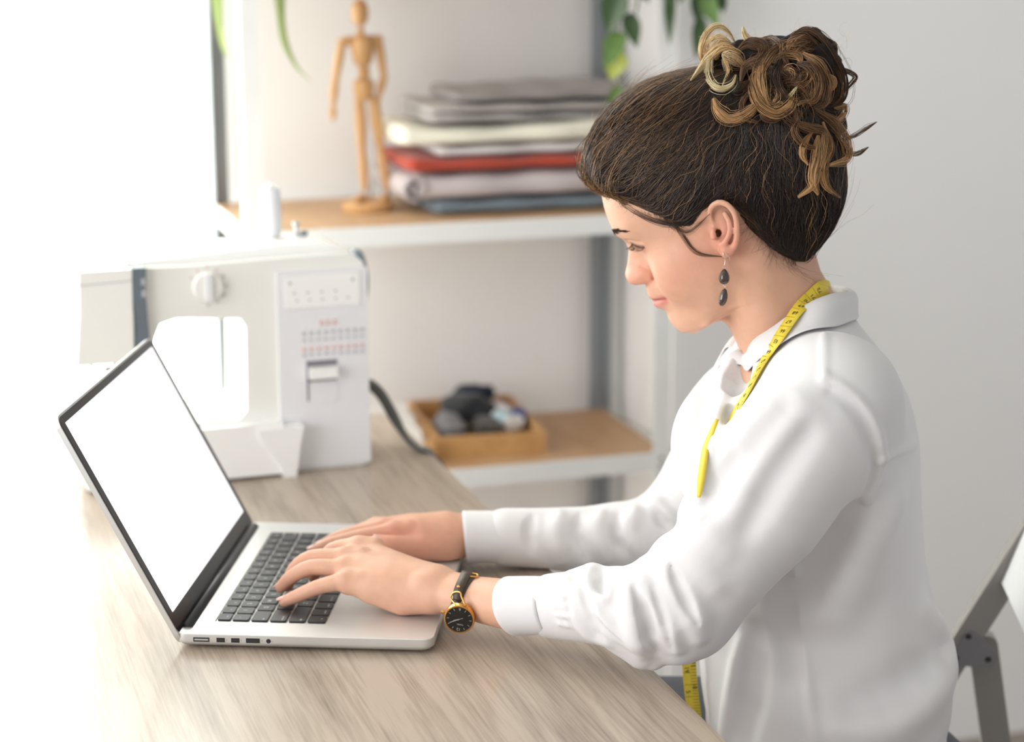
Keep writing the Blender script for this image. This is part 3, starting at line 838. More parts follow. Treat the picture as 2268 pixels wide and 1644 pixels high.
# ================================================================== folding chair
M_chair = mat_basic('grey_chair_paint', lin(152, 148, 144), .5, noise=.04, nscale=12)
M_chairw = mat_basic('white_seat_panel', lin(232, 232, 234), .45, noise=.02)
M_plate = mat_basic('grey_hinge_plate', lin(136, 135, 138), .45, .2, noise=.04)
CA = -0.0799
cdir, clat = np.array([math.cos(CA), math.sin(CA), 0]), np.array([-math.sin(CA), math.cos(CA), 0])
CP0 = ony(2160, 1460, 0.315)          # the frame in view is the far one
chair = empty('folding_chair', (CP0[0], CP0[1], 0), CA, 'grey folding chair with a white backrest behind the seated woman', 'chair')
def cpt(px, py):
    P = onplane(px, py, CP0, clat) - np.array([CP0[0], CP0[1], 0])
    return (float(P @ cdir), float(P[2]))
def bar_quad(pxs, lo, hi, name, mat, bev=.002):
    out = []
    return prism(name, [cpt(*p) for p in pxs], lo, hi, mat, chair, 'y', bev, 2)
def extend(a, b, k):           # point beyond b on the line from a
    return (b[0] + (b[0] - a[0]) * k, b[1] + (b[1] - a[1]) * k)
upl0, upl1 = (2100, 1432), (2272, 1160)          # left edge of the upright
upr0, upr1 = (2175, 1420), (2272, 1268)
A0, A1, B0, B1 = cpt(*upl0), cpt(*upl1), cpt(*upr0), cpt(*upr1)
wv = np.array(B0) - np.array(A0)
dv = np.array(A1) - np.array(A0); dv /= np.linalg.norm(dv)
nv = np.array([-dv[1], dv[0]]); wdt = abs(wv @ nv)
nv = nv if nv @ wv > 0 else -nv
top = np.array(A0) + dv * .30; bot = np.array(A0) - dv * ((A0[1]) / dv[1])
def side_bars(off):
    poly = [tuple(top), tuple(top + nv * wdt), tuple(bot + nv * wdt), tuple(bot)]
    prism('upright', poly, off, off + .020, M_chair, chair, 'y', .002, 2)
    r0, r1, r2, r3 = cpt(2155, 1478), cpt(2216, 1440), cpt(2245, 1660), cpt(2180, 1660)
    # rear leg continues to the floor
    dl_ = np.array(r2) - np.array(r1); k = (0.0 - r2[1]) / dl_[1]
    f1 = (r2[0] + dl_[0] * k, 0.0); dl2 = np.array(r3) - np.array(r0); k2 = (0.0 - r3[1]) / dl2[1]
    f0 = (r3[0] + dl2[0] * k2, 0.0)
    rt = [cpt(2172, 1424), cpt(2196, 1424), cpt(2210, 1430)]
    prism('rear_leg', [r0, rt[0], rt[1], rt[2], r1, f1, f0], off + .021, off + .041, M_chair, chair, 'y', .002, 2)
side_bars(0.0); side_bars(-.42)
pl = [cpt(*p) for p in ((2106, 1470), (2132, 1410), (2142, 1400), (2152, 1397), (2162, 1402), (2198, 1438), (2207, 1455), (2205, 1468), (2195, 1477), (2112, 1473))]
for off in (-.003, -.423):
    p_ = prism('hinge_plate', pl, off, off + .0028, M_plate, chair, 'y', .0006, 1)
    for s in ((2144, 1408), (2116, 1456), (2188, 1459)):
        c = cpt(*s)
        lathe('rivet', [(.0001, .0012), (.0022, .0012), (.0036, .0)], M_hinge, p_, 14, Matrix.Translation((c[0], off - (0.0), c[1])) @ Matrix.Rotation(math.pi / 2, 4, 'X'))
# backrest board, seat
c0, c1 = np.array(cpt(2218, 1290)), np.array(cpt(2262, 1190))
bd = c1 - c0; bd /= np.linalg.norm(bd); bn = np.array([bd[1], -bd[0]])
prism('backrest', [tuple(c0), tuple(c0 + bd * .17), tuple(c0 + bd * .17 + bn * .020), tuple(c0 + bn * .020)], -.440, -.0005, M_chairw, chair, 'y', .004, 3)
sx_ = A0[0]
box('seat', (sx_ - .44, -.398, .435), (sx_ - .06, -.002, .455), M_chairw, chair, .006)
poly = [(sx_ - .08, .43), (sx_ - .05, .43), (sx_ - .36, 0.0), (sx_ - .40, 0.0)]
for off in (-.395, -.025):
    prism('front_leg', poly, off, off + .018, M_chair, chair, 'y', .002, 2)
box('stretcher', (sx_ + .02, -.42, .40), (sx_ + .045, .0, .42), M_chair, chair, .002)
# ================================================================== implicit modelling tools
def smin(a, b, k):
    h = np.clip(0.5 + 0.5 * (b - a) / k, 0, 1)
    return b + (a - b) * h - k * h * (1 - h)
def smax(a, b, k):
    return -smin(-a, -b, k)

class Field:
    def __init__(self, lo, hi, h):
        self.lo = np.asarray(lo, float); self.h = h
        self.n = np.ceil((np.asarray(hi) - self.lo) / h).astype(int) + 1
        self.ax = [(self.lo[i] + h * np.arange(self.n[i])).astype(np.float32) for i in range(3)]
        self.F = np.full(self.n, 0.5, np.float32)
    def sl(self, lo, hi):
        a = np.clip(np.floor((np.asarray(lo) - self.lo) / self.h).astype(int), 0, self.n)
        b = np.clip(np.ceil((np.asarray(hi) - self.lo) / self.h).astype(int) + 1, 0, self.n)
        s = tuple(slice(i, j) for i, j in zip(a, b))
        return s, (self.ax[0][s[0]][:, None, None], self.ax[1][s[1]][None, :, None], self.ax[2][s[2]][None, None, :])
    def put(self, s, d, k, mode):
        if mode == 'u': self.F[s] = smin(self.F[s], d, k)
        else: self.F[s] = smax(self.F[s], -d, k)
    def chain(self, P, R, k=0.01, mode='u', sq=None, own=0.0):
        """chain of round cones through P, radii R; sq=(axis, factor) widens along an axis"""
        P = np.asarray(P, float); R = np.broadcast_to(np.asarray(R, float), (len(P),))
        m = R.max() * (sq[1] if sq else 1) + k + 4 * self.h
        s, X = self.sl(P.min(0) - m, P.max(0) + m)
        if min(x.size for x in X) == 0: return
        D = None
        for i in range(len(P) - 1):
            d = self.seg(X, P[i], P[i + 1], R[i], R[i + 1], sq)
            D = d if D is None else np.minimum(D, d)
        self.put(s, D, k, mode)
    @staticmethod
    def seg(X, a, b, ra, rb, sq=None):
        a = np.asarray(a, np.float32); b = np.asarray(b, np.float32)
        if sq:
            w = np.asarray(sq[0], np.float32); w = w / np.linalg.norm(w); f = 1 - 1 / sq[1]
            pr = lambda p: p - w * (p @ w) * f
            dx, dy, dz = X[0] - a[0], X[1] - a[1], X[2] - a[2]
            t = (dx * w[0] + dy * w[1] + dz * w[2]) * np.float32(f)
            dx, dy, dz = dx - t * w[0], dy - t * w[1], dz - t * w[2]
            ab = pr(b - a)
        else:
            dx, dy, dz = X[0] - a[0], X[1] - a[1], X[2] - a[2]
            ab = b - a
        L = float(ab @ ab) + 1e-12
        t = np.clip((dx * ab[0] + dy * ab[1] + dz * ab[2]) / L, 0, 1)
        return np.sqrt((dx - t * ab[0]) ** 2 + (dy - t * ab[1]) ** 2 + (dz - t * ab[2]) ** 2) - (ra + (rb - ra) * t)
    def ell(self, c, r, k=0.004, mode='u', B=None):
        """ellipsoid; B rows are its axes"""
        r = np.asarray(r, float); B = np.eye(3) if B is None else np.asarray(B)
        m = r.max() + k + 4 * self.h
        s, X = self.sl(np.asarray(c) - m, np.asarray(c) + m)
        if min(x.size for x in X) == 0: return
        d = [X[i] - np.float32(c[i]) for i in range(3)]
        q = [(d[0] * B[i][0] + d[1] * B[i][1] + d[2] * B[i][2]) for i in range(3)]
        k0 = np.sqrt(sum((q[i] / r[i]) ** 2 for i in range(3))) + 1e-6
        k1 = np.sqrt(sum((q[i] / r[i] ** 2) ** 2 for i in range(3))) + 1e-6
        self.put(s, k0 * (k0 - 1) / k1, k, mode)
    def sample(self, P):
        P = np.atleast_2d(P)
        g = (P - self.lo) / self.h
        i = np.clip(np.floor(g).astype(int), 0, self.n - 2); f = g - i
        out = 0
        for dx in (0, 1):
            for dy in (0, 1):
                for dz in (0, 1):
                    w = (f[:, 0] if dx else 1 - f[:, 0]) * (f[:, 1] if dy else 1 - f[:, 1]) * (f[:, 2] if dz else 1 - f[:, 2])
                    out = out + w * self.F[i[:, 0] + dx, i[:, 1] + dy, i[:, 2] + dz]
        return out
    def hit(self, px, py, t0=1.2, t1=2.8):
        """first surface point along a pixel's ray"""
        d = ray(px, py)
        t = np.arange(t0, t1, self.h * .5)
        P = CAM + d * t[:, None]
        ok = np.all((P > self.lo) & (P < self.lo + (self.n - 1) * self.h), axis=1)
        v = np.where(ok, self.sample(P), 1)
        j = np.argmax(v < 0)
        if v[j] >= 0: return None
        if j == 0: return P[0]
        w = v[j - 1] / (v[j - 1] - v[j])
        return P[j - 1] + (P[j] - P[j - 1]) * w
    def mesh(self):
        return surface_nets(self.F, self.lo, self.h)

def surface_nets(F, lo, h):
    s = F < 0
    n = s.shape
    c = np.zeros((n[0] - 1, n[1] - 1, n[2] - 1), np.int8)
    for dx in (0, 1):
        for dy in (0, 1):
            for dz in (0, 1):
                c += s[dx:n[0] - 1 + dx, dy:n[1] - 1 + dy, dz:n[2] - 1 + dz]
    idx = np.argwhere((c > 0) & (c < 8))
    ids = np.full(c.shape, -1, np.int32)
    ids[idx[:, 0], idx[:, 1], idx[:, 2]] = np.arange(len(idx))
    cor = [(a, b, d) for a in (0, 1) for b in (0, 1) for d in (0, 1)]
    val = np.stack([F[idx[:, 0] + a, idx[:, 1] + b, idx[:, 2] + d] for a, b, d in cor], 1)
    acc = np.zeros((len(idx), 3)); cnt = np.zeros(len(idx))
    for i in range(8):
        for j in range(i + 1, 8):
            if sum(abs(np.subtract(cor[i], cor[j]))) != 1: continue
            a, b = val[:, i], val[:, j]
            m = (a < 0) != (b < 0)
            t = a[m] / (a[m] - b[m])
            acc[m] += np.asarray(cor[i]) + t[:, None] * (np.asarray(cor[j]) - np.asarray(cor[i]))
            cnt[m] += 1
    V = lo + h * (idx + acc / cnt[:, None])
    Q = []
    for ax in range(3):
        u, w = (ax + 1) % 3, (ax + 2) % 3
        a = [slice(None)] * 3; b = [slice(None)] * 3
        a[ax] = slice(0, -1); b[ax] = slice(1, None)
        e = np.argwhere(s[tuple(a)] != s[tuple(b)])
        ok = (e[:, u] > 0) & (e[:, w] > 0) & (e[:, u] < n[u] - 1) & (e[:, w] < n[w] - 1)
        e = e[ok]
        def cell(du, dw):
            g = e.copy(); g[:, u] += du; g[:, w] += dw
            return ids[g[:, 0], g[:, 1], g[:, 2]]
        q = np.stack([cell(-1, -1), cell(0, -1), cell(0, 0), cell(-1, 0)], 1)
        ins = s[e[:, 0], e[:, 1], e[:, 2]]
        q[~ins] = q[~ins][:, ::-1]
        Q.append(q)
    return V, np.concatenate(Q)

def smooth_mesh(V, Q, it=2, lam=0.5):
    e = np.concatenate([Q[:, [0, 1]], Q[:, [1, 2]], Q[:, [2, 3]], Q[:, [3, 0]]])
    e = np.concatenate([e, e[:, ::-1]])
    cnt = np.bincount(e[:, 0], minlength=len(V))[:, None] + 1e-9
    for i in range(it):
        for l in (lam, -lam * 1.04):
            A = np.stack([np.bincount(e[:, 0], V[e[:, 1], k], minlength=len(V)) for k in range(3)], 1) / cnt
            V = V + l * (A - V)
    return V

def bump_field(P, amp, scale, seed):
    """smooth pseudo-random scalar at points, a sum of sines"""
    r = np.random.default_rng(seed); out = np.zeros(len(P))
    for i in range(10):
        k = r.normal(size=3); k /= np.linalg.norm(k)
        out += np.sin(P @ k * 2 * math.pi / (scale * r.uniform(.7, 1.6)) + r.uniform(0, 6.3))
    return amp * out / 3

# ================================================================== the seated woman
FACE = np.array([-0.9968, 0.0798, 0.0])            # the way she faces
LEFT = np.array([-0.0798, -0.9968, 0.0])           # her left, towards the camera
S0 = np.array([0.62, 0.1306, 0.0])                 # a point of her mid plane
def SG(px, py, lat=0.0):                           # pixel on a plane parallel to her mid plane
    return onplane(px, py, S0 + LEFT * lat, LEFT)
TILT = math.radians(27)
HF = FACE * math.cos(TILT) - EZ * math.sin(TILT)   # head forward
HU = FACE * math.sin(TILT) + EZ * math.cos(TILT)   # head up
HO = SG(1560, 480)
def HP(a, b, lat=0.0):                             # head coordinates in mm
    return HO + (HF * a + HU * b + LEFT * lat) * 0.001
def HAB(px, py, lat=0.0):                          # pixel to head coordinates at a lateral offset (mm)
    d = SG(px, py, lat * .001) - HO
    return 1000 * (d @ HF), 1000 * (d @ HU)
PERS0 = np.array([0.62, 0.13, 0.0])
person = empty('person', PERS0, 0, 'seated woman in a white shirt typing, dark hair tied up in a curly bun', 'person')

# ------------------------------------------------------------------ head
prof = [(1326, 380), (1330, 400), (1335, 419), (1344, 456), (1354, 486), (1366, 506), (1380, 516.5), (1391, 530), (1394, 546), (1391, 565), (1388, 588), (1384.5, 602),
        (1385, 613), (1392, 625), (1402, 628.5), (1413, 628), (1428, 629), (1433, 646), (1438.5, 655), (1447, 660.5), (1449, 667), (1453, 676), (1462, 682),
        (1472, 686.5), (1477, 694), (1481, 706), (1491, 717), (1503, 724), (1517, 727), (1531, 727)]
pf = np.array([HAB(*p) for p in prof])
pf = cr(pf, 6)
o_ = np.argsort(pf[:, 1]); PB, PA = pf[o_, 1], pf[o_, 0]
k_ = PB < 66; PB, PA = np.append(PB[k_], [72, 84, 96, 106, 112]), np.append(PA[k_], [72, 62, 46, 26, 5])
LV_ = {   # level b: [(drop from the profile, lateral)] in mm
    110: [(0, 0), (-4, 20), (-20, 40), (-45, 54), (-75, 60)],
    68: [(0, 0), (-1.5, 15), (-7, 30), (-19, 45), (-33, 55), (-52, 63), (-80, 69)],
    40: [(0, 0), (-1, 15), (-5, 30), (-13, 42), (-26, 52), (-44, 60), (-66, 66), (-86, 70)],
    27: [(0, 0), (0, 10), (-1.5, 20), (-5, 30), (-11.5, 40), (-20, 48), (-32, 54), (-50, 60), (-70, 66), (-86, 70)],
    17: [(0, 0), (-1.5, 5), (-6, 10), (-8.5, 15), (-7.5, 21), (-7.5, 30), (-12, 40), (-19, 47), (-30, 53), (-48, 60), (-68, 66), (-82, 70)],
    8: [(0, 0), (-4, 5), (-10, 9), (-14.5, 13), (-14, 18), (-11.5, 24), (-11, 31), (-14.5, 38), (-21, 44.5), (-33, 52), (-50, 60), (-70, 67), (-83, 70)],
    -3: [(0, 0), (-3, 4), (-9, 7), (-15, 10), (-20, 13), (-22, 18), (-20, 25), (-20.5, 32), (-24.5, 40), (-31, 47), (-41, 54), (-56, 61), (-76, 67), (-90, 70)],
    -12: [(0, 0), (-2.5, 4), (-9, 8), (-18, 12), (-23.5, 15), (-26, 20), (-26, 27), (-27, 34), (-31, 42), (-39, 50), (-52, 58), (-66, 64), (-86, 69), (-97, 70)],
    -19: [(0, 0), (-1.5, 4), (-6, 8), (-14, 12), (-22, 15.5), (-27.5, 18), (-30, 22), (-30, 28), (-32, 35), (-37, 43), (-45.5, 51), (-57, 58), (-71, 64), (-90, 68.5), (-100, 69)],
    -25: [(0, 0), (-1.5, 4), (-6, 8), (-13, 12), (-20.5, 16), (-26, 18), (-30.5, 21), (-31.5, 27), (-34, 35), (-39.5, 43), (-48, 51), (-60, 58), (-75, 64), (-92, 67), (-100, 68)],
    -31: [(0, 0), (-1.5, 5), (-4, 10), (-8, 14), (-15, 18), (-20, 22), (-23, 28), (-26, 35), (-31, 43), (-40, 51), (-53, 58), (-68, 63), (-90, 66)],
    -38: [(0, 0), (-.3, 5), (-2, 10), (-6, 16), (-11.5, 22), (-16.5, 28), (-22.5, 36), (-30, 44), (-39, 51), (-51, 57), (-66, 62), (-86, 65)],
    -46: [(0, 0), (-.3, 5), (-2, 10), (-5.5, 15), (-10, 20), (-15, 25), (-18.5, 30), (-24, 37), (-31.5, 44), (-41, 51), (-54, 57), (-68, 61), (-86, 63)],
    -51: [(0, 0), (-.4, 5), (-2.3, 10), (-5.5, 15), (-9.5, 20), (-14, 24), (-17.5, 30), (-23, 37), (-31, 44), (-41, 50.5), (-54, 56), (-68, 59.5), (-82, 61)],
    -57: [(0, 0), (-.4, 5), (-2.5, 10), (-6, 15), (-11, 20), (-16, 25), (-21, 32), (-29, 40), (-39, 47), (-50, 52), (-62, 54.5), (-80, 54)],
    -66: [(0, 0), (-.5, 6), (-2.5, 12), (-6, 18), (-11, 25), (-17.5, 32), (-27.5, 40), (-38, 46), (-48, 49.5), (-58, 50), (-72, 46)],
    -75: [(0, 0), (-.7, 6), (-3, 12), (-7.5, 18), (-13.5, 24), (-22, 31), (-33, 38), (-45, 43.5), (-54, 44.5), (-64, 42), (-76, 36)],
    -83: [(0, 0), (-.8, 6), (-3.5, 12), (-8.5, 18), (-15.5, 24), (-24.5, 30), (-36, 35.5), (-46, 37.5), (-57, 35), (-72, 28)],
    -89: [(0, 0), (-1, 6), (-4, 12), (-10, 18), (-18, 23.5), (-28, 28), (-37, 29), (-48, 26), (-66, 18)],
    -92.5: [(0, 0), (-1.5, 6), (-5, 11), (-12, 16), (-20, 20), (-30, 22), (-42, 18), (-56, 10)],
}
AC = -5.0
TH = np.linspace(0, math.pi, 181)
lev_b = np.array(sorted(LV_)); lev_r = []
for b in lev_b:
    xf = np.interp(b, PB, PA)
    pts = np.array([(xf + d, y) for d, y in LV_[b]])
    pts = cr(pts, 8)
    th = np.arctan2(pts[:, 1], pts[:, 0] - AC); r = np.hypot(pts[:, 1], pts[:, 0] - AC)
    j = np.argsort(th); th, r = th[j], r[j]
    th = np.append(th, [math.pi * .75, math.pi]); r = np.append(r, [40, 36])
    lev_r.append(np.interp(TH, th, r))
lev_r = np.array(lev_r)
def pchip(xk, Y, x):
    """monotone cubic along axis 0"""
    hk = np.diff(xk)[:, None]; dl = np.diff(Y, axis=0) / hk
    m = np.zeros_like(Y); m[0], m[-1] = dl[0], dl[-1]
    sg = dl[:-1] * dl[1:] > 0
    w1, w2 = 2 * hk[1:] + hk[:-1], hk[1:] + 2 * hk[:-1]
    with np.errstate(all='ignore'):
        hm = (w1 + w2) / (w1 / dl[:-1] + w2 / dl[1:])
    m[1:-1] = np.where(sg, hm, 0)
    i = np.clip(np.searchsorted(xk, x) - 1, 0, len(xk) - 2)
    t = ((x - xk[i]) / (xk[i + 1] - xk[i]))[:, None]; H_ = (xk[i + 1] - xk[i])[:, None]
    return ((1 + 2 * t) * (1 - t) ** 2 * Y[i] + t * (1 - t) ** 2 * H_ * m[i] + t * t * (3 - 2 * t) * Y[i + 1] + t * t * (t - 1) * H_ * m[i + 1])
BG = np.arange(-92.5, 110.01, 0.5)
RG = pchip(lev_b, lev_r, BG)
# exact front profile
dxf = np.interp(BG, PB, PA) - (RG[:, 0] + AC)
RG += dxf[:, None] * np.exp(-((RG * np.sin(TH)[None]) / 16.0) ** 2)
# smooth cheeks, jaw and temples; keep the midface detail
kw = np.exp(-.5 * (np.arange(-40, 41) * .5 / 7.0) ** 2); kw /= kw.sum()
RS = np.stack([np.convolve(np.pad(RG[:, t], 40, 'edge'), kw, 'valid') for t in range(RG.shape[1])], 1)
lat_ = RG * np.sin(TH)[None]
wsm = np.clip((lat_ - 21) / 14, 0, 1); wsm = wsm * wsm * (3 - 2 * wsm)
wsm *= np.clip((BG + 86) / 14, 0, 1)[:, None]
RG = RG * (1 - wsm) + RS * wsm
# light smoothing of the table
for _ in range(2):
    RG[:, 1:-1] = .25 * RG[:, :-2] + .5 * RG[:, 1:-1] + .25 * RG[:, 2:]
hf = Field(HO + np.array([-.118, -.105, -.215]), HO + np.array([.245, .105, .150]), 0.0014)
dx = [hf.ax[0][:, None, None] - np.float32(HO[0]), hf.ax[1][None, :, None] - np.float32(HO[1]), hf.ax[2][None, None, :] - np.float32(HO[2])]
comp = lambda v: (dx[0] * np.float32(v[0]) + dx[1] * np.float32(v[1]) + dx[2] * np.float32(v[2])) * np.float32(1000)
A_, B_, L_ = comp(HF), comp(HU), np.abs(comp(LEFT))
th = np.arctan2(L_, A_ - AC); rr_ = np.hypot(L_, A_ - AC)
ti = np.clip(th / math.pi * 180, 0, 179.999); bi = np.clip((B_ - BG[0]) / .5, 0, len(BG) - 1.001)
i0, j0 = bi.astype(np.int32), ti.astype(np.int32); fb, ft = bi - i0, ti - j0
R_ = (RG[i0, j0] * (1 - fb) * (1 - ft) + RG[i0 + 1, j0] * fb * (1 - ft) + RG[i0, j0 + 1] * (1 - fb) * ft + RG[i0 + 1, j0 + 1] * fb * ft)
face = (rr_ - R_)
del th, rr_, ti, bi, i0, j0, fb, ft, R_
gx, gy, gz = np.gradient(face, 1.4)
face = face / np.maximum(np.sqrt(gx * gx + gy * gy + gz * gz), 0.9)
del gx, gy, gz
face = smax(face, -93.5 - B_, 3.0); face = smax(face, B_ - 106, 8.0)
hf.F = (face * .001).astype(np.float32)
del face, A_, B_, L_
HB = np.stack([HF, HU, LEFT])
def onface(b, lat, lift=0.0):
    a = np.arange(105, 0, -.4)
    v = hf.sample(np.array([HP(x, b, lat) for x in a]))
    j = int(np.argmax(v < 0))
    w = v[j - 1] / (v[j - 1] - v[j])
    return HP(a[j - 1] - .4 * w + lift, b, lat)
hf.ell(HP(-12, 36), (.093, .084, .0715), .012, 'u', HB)                    # cranium
# neck
nk = [SG(1672, 580), SG(1692, 645), SG(1722, 712), SG(1755, 775), SG(1790, 840)]
hf.chain(nk, [.044, .042, .043, .047, .052], .020, 'u', (LEFT, 1.08), own=.02)
hf.chain([HP(-38, -20, 0), SG(1726, 642), SG(1788, 752)], [.046, .040, .043], .035, 'u', own=.02)
for s in (1, -1):
    hf.chain([HP(-34, -34, 46 * s), SG(1690, 690, .040 * s), SG(1690, 790, .014 * s)], [.010, .008, .008], .024)       # neck muscle
    hf.chain([HP(8, -46, 50 * s), HP(17, -62, 45 * s), HP(40, -79, 33 * s), HP(58, -85, 15 * s)], [.006, .006, .006, .006], .020)   # jaw bone
    hf.ell(HP(52, 8.5, 31 * s), (.0135, .0125, .0150), .004, 'u', HB)                      # eyeball under the lids
    hf.chain([HP(68.5, 27, 12 * s), HP(68.0, 28, 24 * s), HP(62.0, 28, 38 * s)], [.008, .008, .006], .014)               # brow
    hf.ell(HP(40, -34, 43 * s), (.024, .024, .0150), .022, 'u', HB)                           # full cheek
    # lid crease, lash line
    lidc = [onface(b, l * s, .2) for b, l in cr([(13.5, 18), (15.5, 24), (16.0, 31), (14.2, 38), (11.0, 44)], 5)]
    hf.chain(lidc, .0009, .0030, 's')
    lash_ab = cr([(7.5, 17), (6.0, 22)] + [(HAB(px, py, l)[1], l) for px, py, l in ((1399, 540, 29), (1411, 545, 36), (1424, 548, 42.5))], 5)
    lash = [onface(b, l * s, .3) for b, l in lash_ab]
    hf.chain(lash, .0010, .0012, 's')
    hf.chain([onface(b - 3.2, l * s, -1.0) for b, l in lash_ab[3:-3]], .0016, .004)           # lower lid
    # nose wing, crease and nostril
    hf.ell(HP(77.5, -24.0, 11.4 * s), (.0090, .0074, .0052), .0045, 'u', HB)
    hf.ell(HP(84, -23, 6 * s), (.0085, .0075, .006), .005, 'u', HB)
    cre = [HP(75.0, -14.5, 13.5 * s), HP(69.8, -18.5, 17.2 * s), HP(67.8, -25, 17.8 * s), HP(70.0, -31, 15.5 * s)]
    hf.chain(cr(cre, 4), .0011, .004, 's')
    hf.ell(HP(80.5, -32.5, 6.3 * s), (.0062, .0038, .0030), .0025, 's', HB)
    # lips
    hf.chain([HP(79.0, -47.8, 0), HP(77.8, -47.6, 6 * s), HP(73.6, -49.2, 14 * s), HP(66.8, -51.3, 22 * s)], [.0032, .0034, .0028, .0012], .0035)
    hf.chain([HP(77.0, -56.3, 0), HP(75.8, -56.2, 6 * s), HP(71.2, -55.2, 14 * s), HP(65.6, -52.6, 21.5 * s)], [.0042, .0042, .0034, .0014], .0035)
    ml = [HP(82, -51.6, 0), HP(80.5, -51.4, 6 * s), HP(75.6, -51.5, 14 * s), HP(68.2, -52.0, 22.5 * s), HP(65.0, -53.2, 26 * s)]
    hf.chain(cr(ml, 4), .0008, .0022, 's')
    # ear: base plate, hollow, rim, inner ridge, lobe, tragus
    ep = lambda px, py, l: SG(px, py, l * .001)
    if s == 1:
        E_ = ep
    else:
        def E_(px, py, l):
            P = SG(px, py, l * .001); d = (P - HO) @ LEFT
            return P - LEFT * 2 * d
    hf.chain([E_(1596, 474, 70), E_(1606, 505, 71), E_(1603, 538, 69)], [.0105, .0125, .0085], .005, 'u', (LEFT, .45), own=.006)
    hf.chain([E_(1584, 480, 82), E_(1594, 505, 82), E_(1592, 520, 80)], [.0045, .0062, .0045], .003, 's')
    hf.chain([E_(1600, 466, 84), E_(1614, 478, 84)], [.0042, .0032], .003, 's')
    rim = [E_(1581, 497, 74), E_(1573, 478, 76), E_(1575, 460, 79), E_(1590, 449, 82), E_(1608, 452, 84), E_(1623, 467, 85), E_(1631, 489, 85), E_(1633, 514, 83),
           E_(1630, 536, 80), E_(1621, 553, 76), E_(1610, 563, 73), E_(1600, 556, 70)]
    hf.chain(cr(rim, 3), np.interp(np.linspace(0, 1, 34), [0, .2, .6, .85, 1], [.0018, .0028, .0026, .0036, .0034]), .003)
    hf.chain(cr([E_(1606, 474, 80), E_(1615, 492, 82), E_(1616, 515, 82), E_(1606, 536, 79), E_(1596, 541, 76)], 3), .0026, .0035)
    hf.chain([E_(1608, 552, 75), E_(1609, 560, 74)], [.0055, .0045], .004)
    hf.chain([E_(1580, 512, 75), E_(1581, 524, 76)], [.0034, .0036], .003)
    hf.chain([E_(1590, 516, 74), E_(1588, 520, 66)], [.0036, .003], .0015, 's')
hV, hQ = hf.mesh()
hV = smooth_mesh(hV, hQ, 2)

# ------------------------------------------------------------------ hands and forearms
def W3(px, py, y):
    return ony(px, py, y)
UPV = EZ
def finger(fl, J, R):
    J = np.array(J)
    P = cr(J, 3)
    fl.chain(P, np.interp(np.linspace(0, 1, len(P)), np.linspace(0, 1, len(R)), R), .0035)
KEYZ = DESK + LZ + .0010
near_f = dict(
    pinky=[W3(800, 1284, .058), W3(762, 1287, .060), W3(704, 1301, .062), W3(662, 1319, .066), W3(630, 1332, .068)],
    ring=[W3(800, 1258, .076), W3(759, 1259, .078), W3(690, 1257, .084), W3(645, 1279, .092), W3(622, 1301, .098)],
    middle=[W3(800, 1232, .094), W3(760, 1235, .096), W3(690, 1236, .104), W3(652, 1262, .110), W3(636, 1298, .113)],
    index=[W3(830, 1208, .115), W3(792, 1210, .118), W3(737, 1219, .126), W3(708, 1252, .130), W3(694, 1277, .133)],
    thumb=[W3(930, 1275, .085), W3(860, 1268, .125), W3(800, 1266, .150), W3(768, 1266, .158)])
near_r = dict(pinky=[.0082, .0086, .0075, .0069, .0056], ring=[.0088, .0093, .0080, .0072, .0058], middle=[.0090, .0095, .0081, .0073, .0060],
              index=[.0090, .0095, .0080, .0072, .0060], thumb=[.012, .0115, .0095, .007])
nf = Field((0.075, -.115, DESK + .004), (0.46, .175, DESK + .115), 0.0014)
nw = W3(985, 1309, .048)
fore_n = [nw, W3(1050, 1326, .030), W3(1130, 1340, .008), W3(1230, 1342, -.016), W3(1330, 1344, -.042)]
nf.chain(fore_n, [.0195, .0208, .0235, .024, .024], .014, 'u', ((0.1, 1, 0), 1.22), own=.012)
for k, j, r in (('pinky', .0, .0125), ('ring', 0, .0135), ('middle', 0, .0135), ('index', 0, .0125)):
    nf.chain([nw + (near_f[k][1] - nw) * .12, nw + (near_f[k][1] - nw) * .55, near_f[k][1] + np.array([.004, 0, -.003])], [.0165, r * 1.12, r * .88], .012)
nf.chain([W3(950, 1322, .046), W3(895, 1332, .052), W3(830, 1312, .058)], [.0125, .0145, .0115], .014)     # heel of the hand
nf.chain([W3(930, 1280, .09), W3(868, 1272, .115)], [.014, .0135], .012)
for k in near_f:
    finger(nf, near_f[k], near_r[k])
for k in ('ring', 'middle', 'index', 'pinky'):
    nf.ell(near_f[k][1] + np.array([.001, 0, .0035]), (.0085, .0072, .0062), .005)
nf.ell(W3(938, 1288, .040), (.008, .005, .005), .010)
nf.ell((near_f['index'][1] + near_f['middle'][1]) / 2 + np.array([.004, 0, -.002]), (.012, .010, .007), .008)                 # wrist bone
far_f = dict(
    thumb=[W3(985, 1215, .222), W3(925, 1213, .207), W3(872, 1206, .199), W3(838, 1199, .200)],
    index=[W3(905, 1172, .222), W3(868, 1177, .220), W3(802, 1187, .219), W3(736, 1203, .219), W3(696, 1219, .219)],
    middle=[W3(890, 1166, .240), W3(848, 1169, .240), W3(788, 1179, .242), W3(742, 1193, .244), W3(715, 1207, .246)],
    ring=[W3(880, 1164, .258), W3(832, 1167, .260), W3(792, 1176, .264), W3(760, 1188, .266), W3(740, 1198, .268)],
    pinky=[W3(880, 1166, .276), W3(828, 1171, .278), W3(802, 1178, .282), W3(787, 1187, .285), W3(776, 1194, .287)])
far_r = dict(pinky=[.0078, .0078, .0065, .006, .005], ring=[.0084, .0086, .0070, .0064, .0055], middle=[.0088, .0090, .0074, .0066, .0056],
             index=[.0088, .0092, .0076, .0068, .0056], thumb=[.0145, .0112, .0095, .0072])
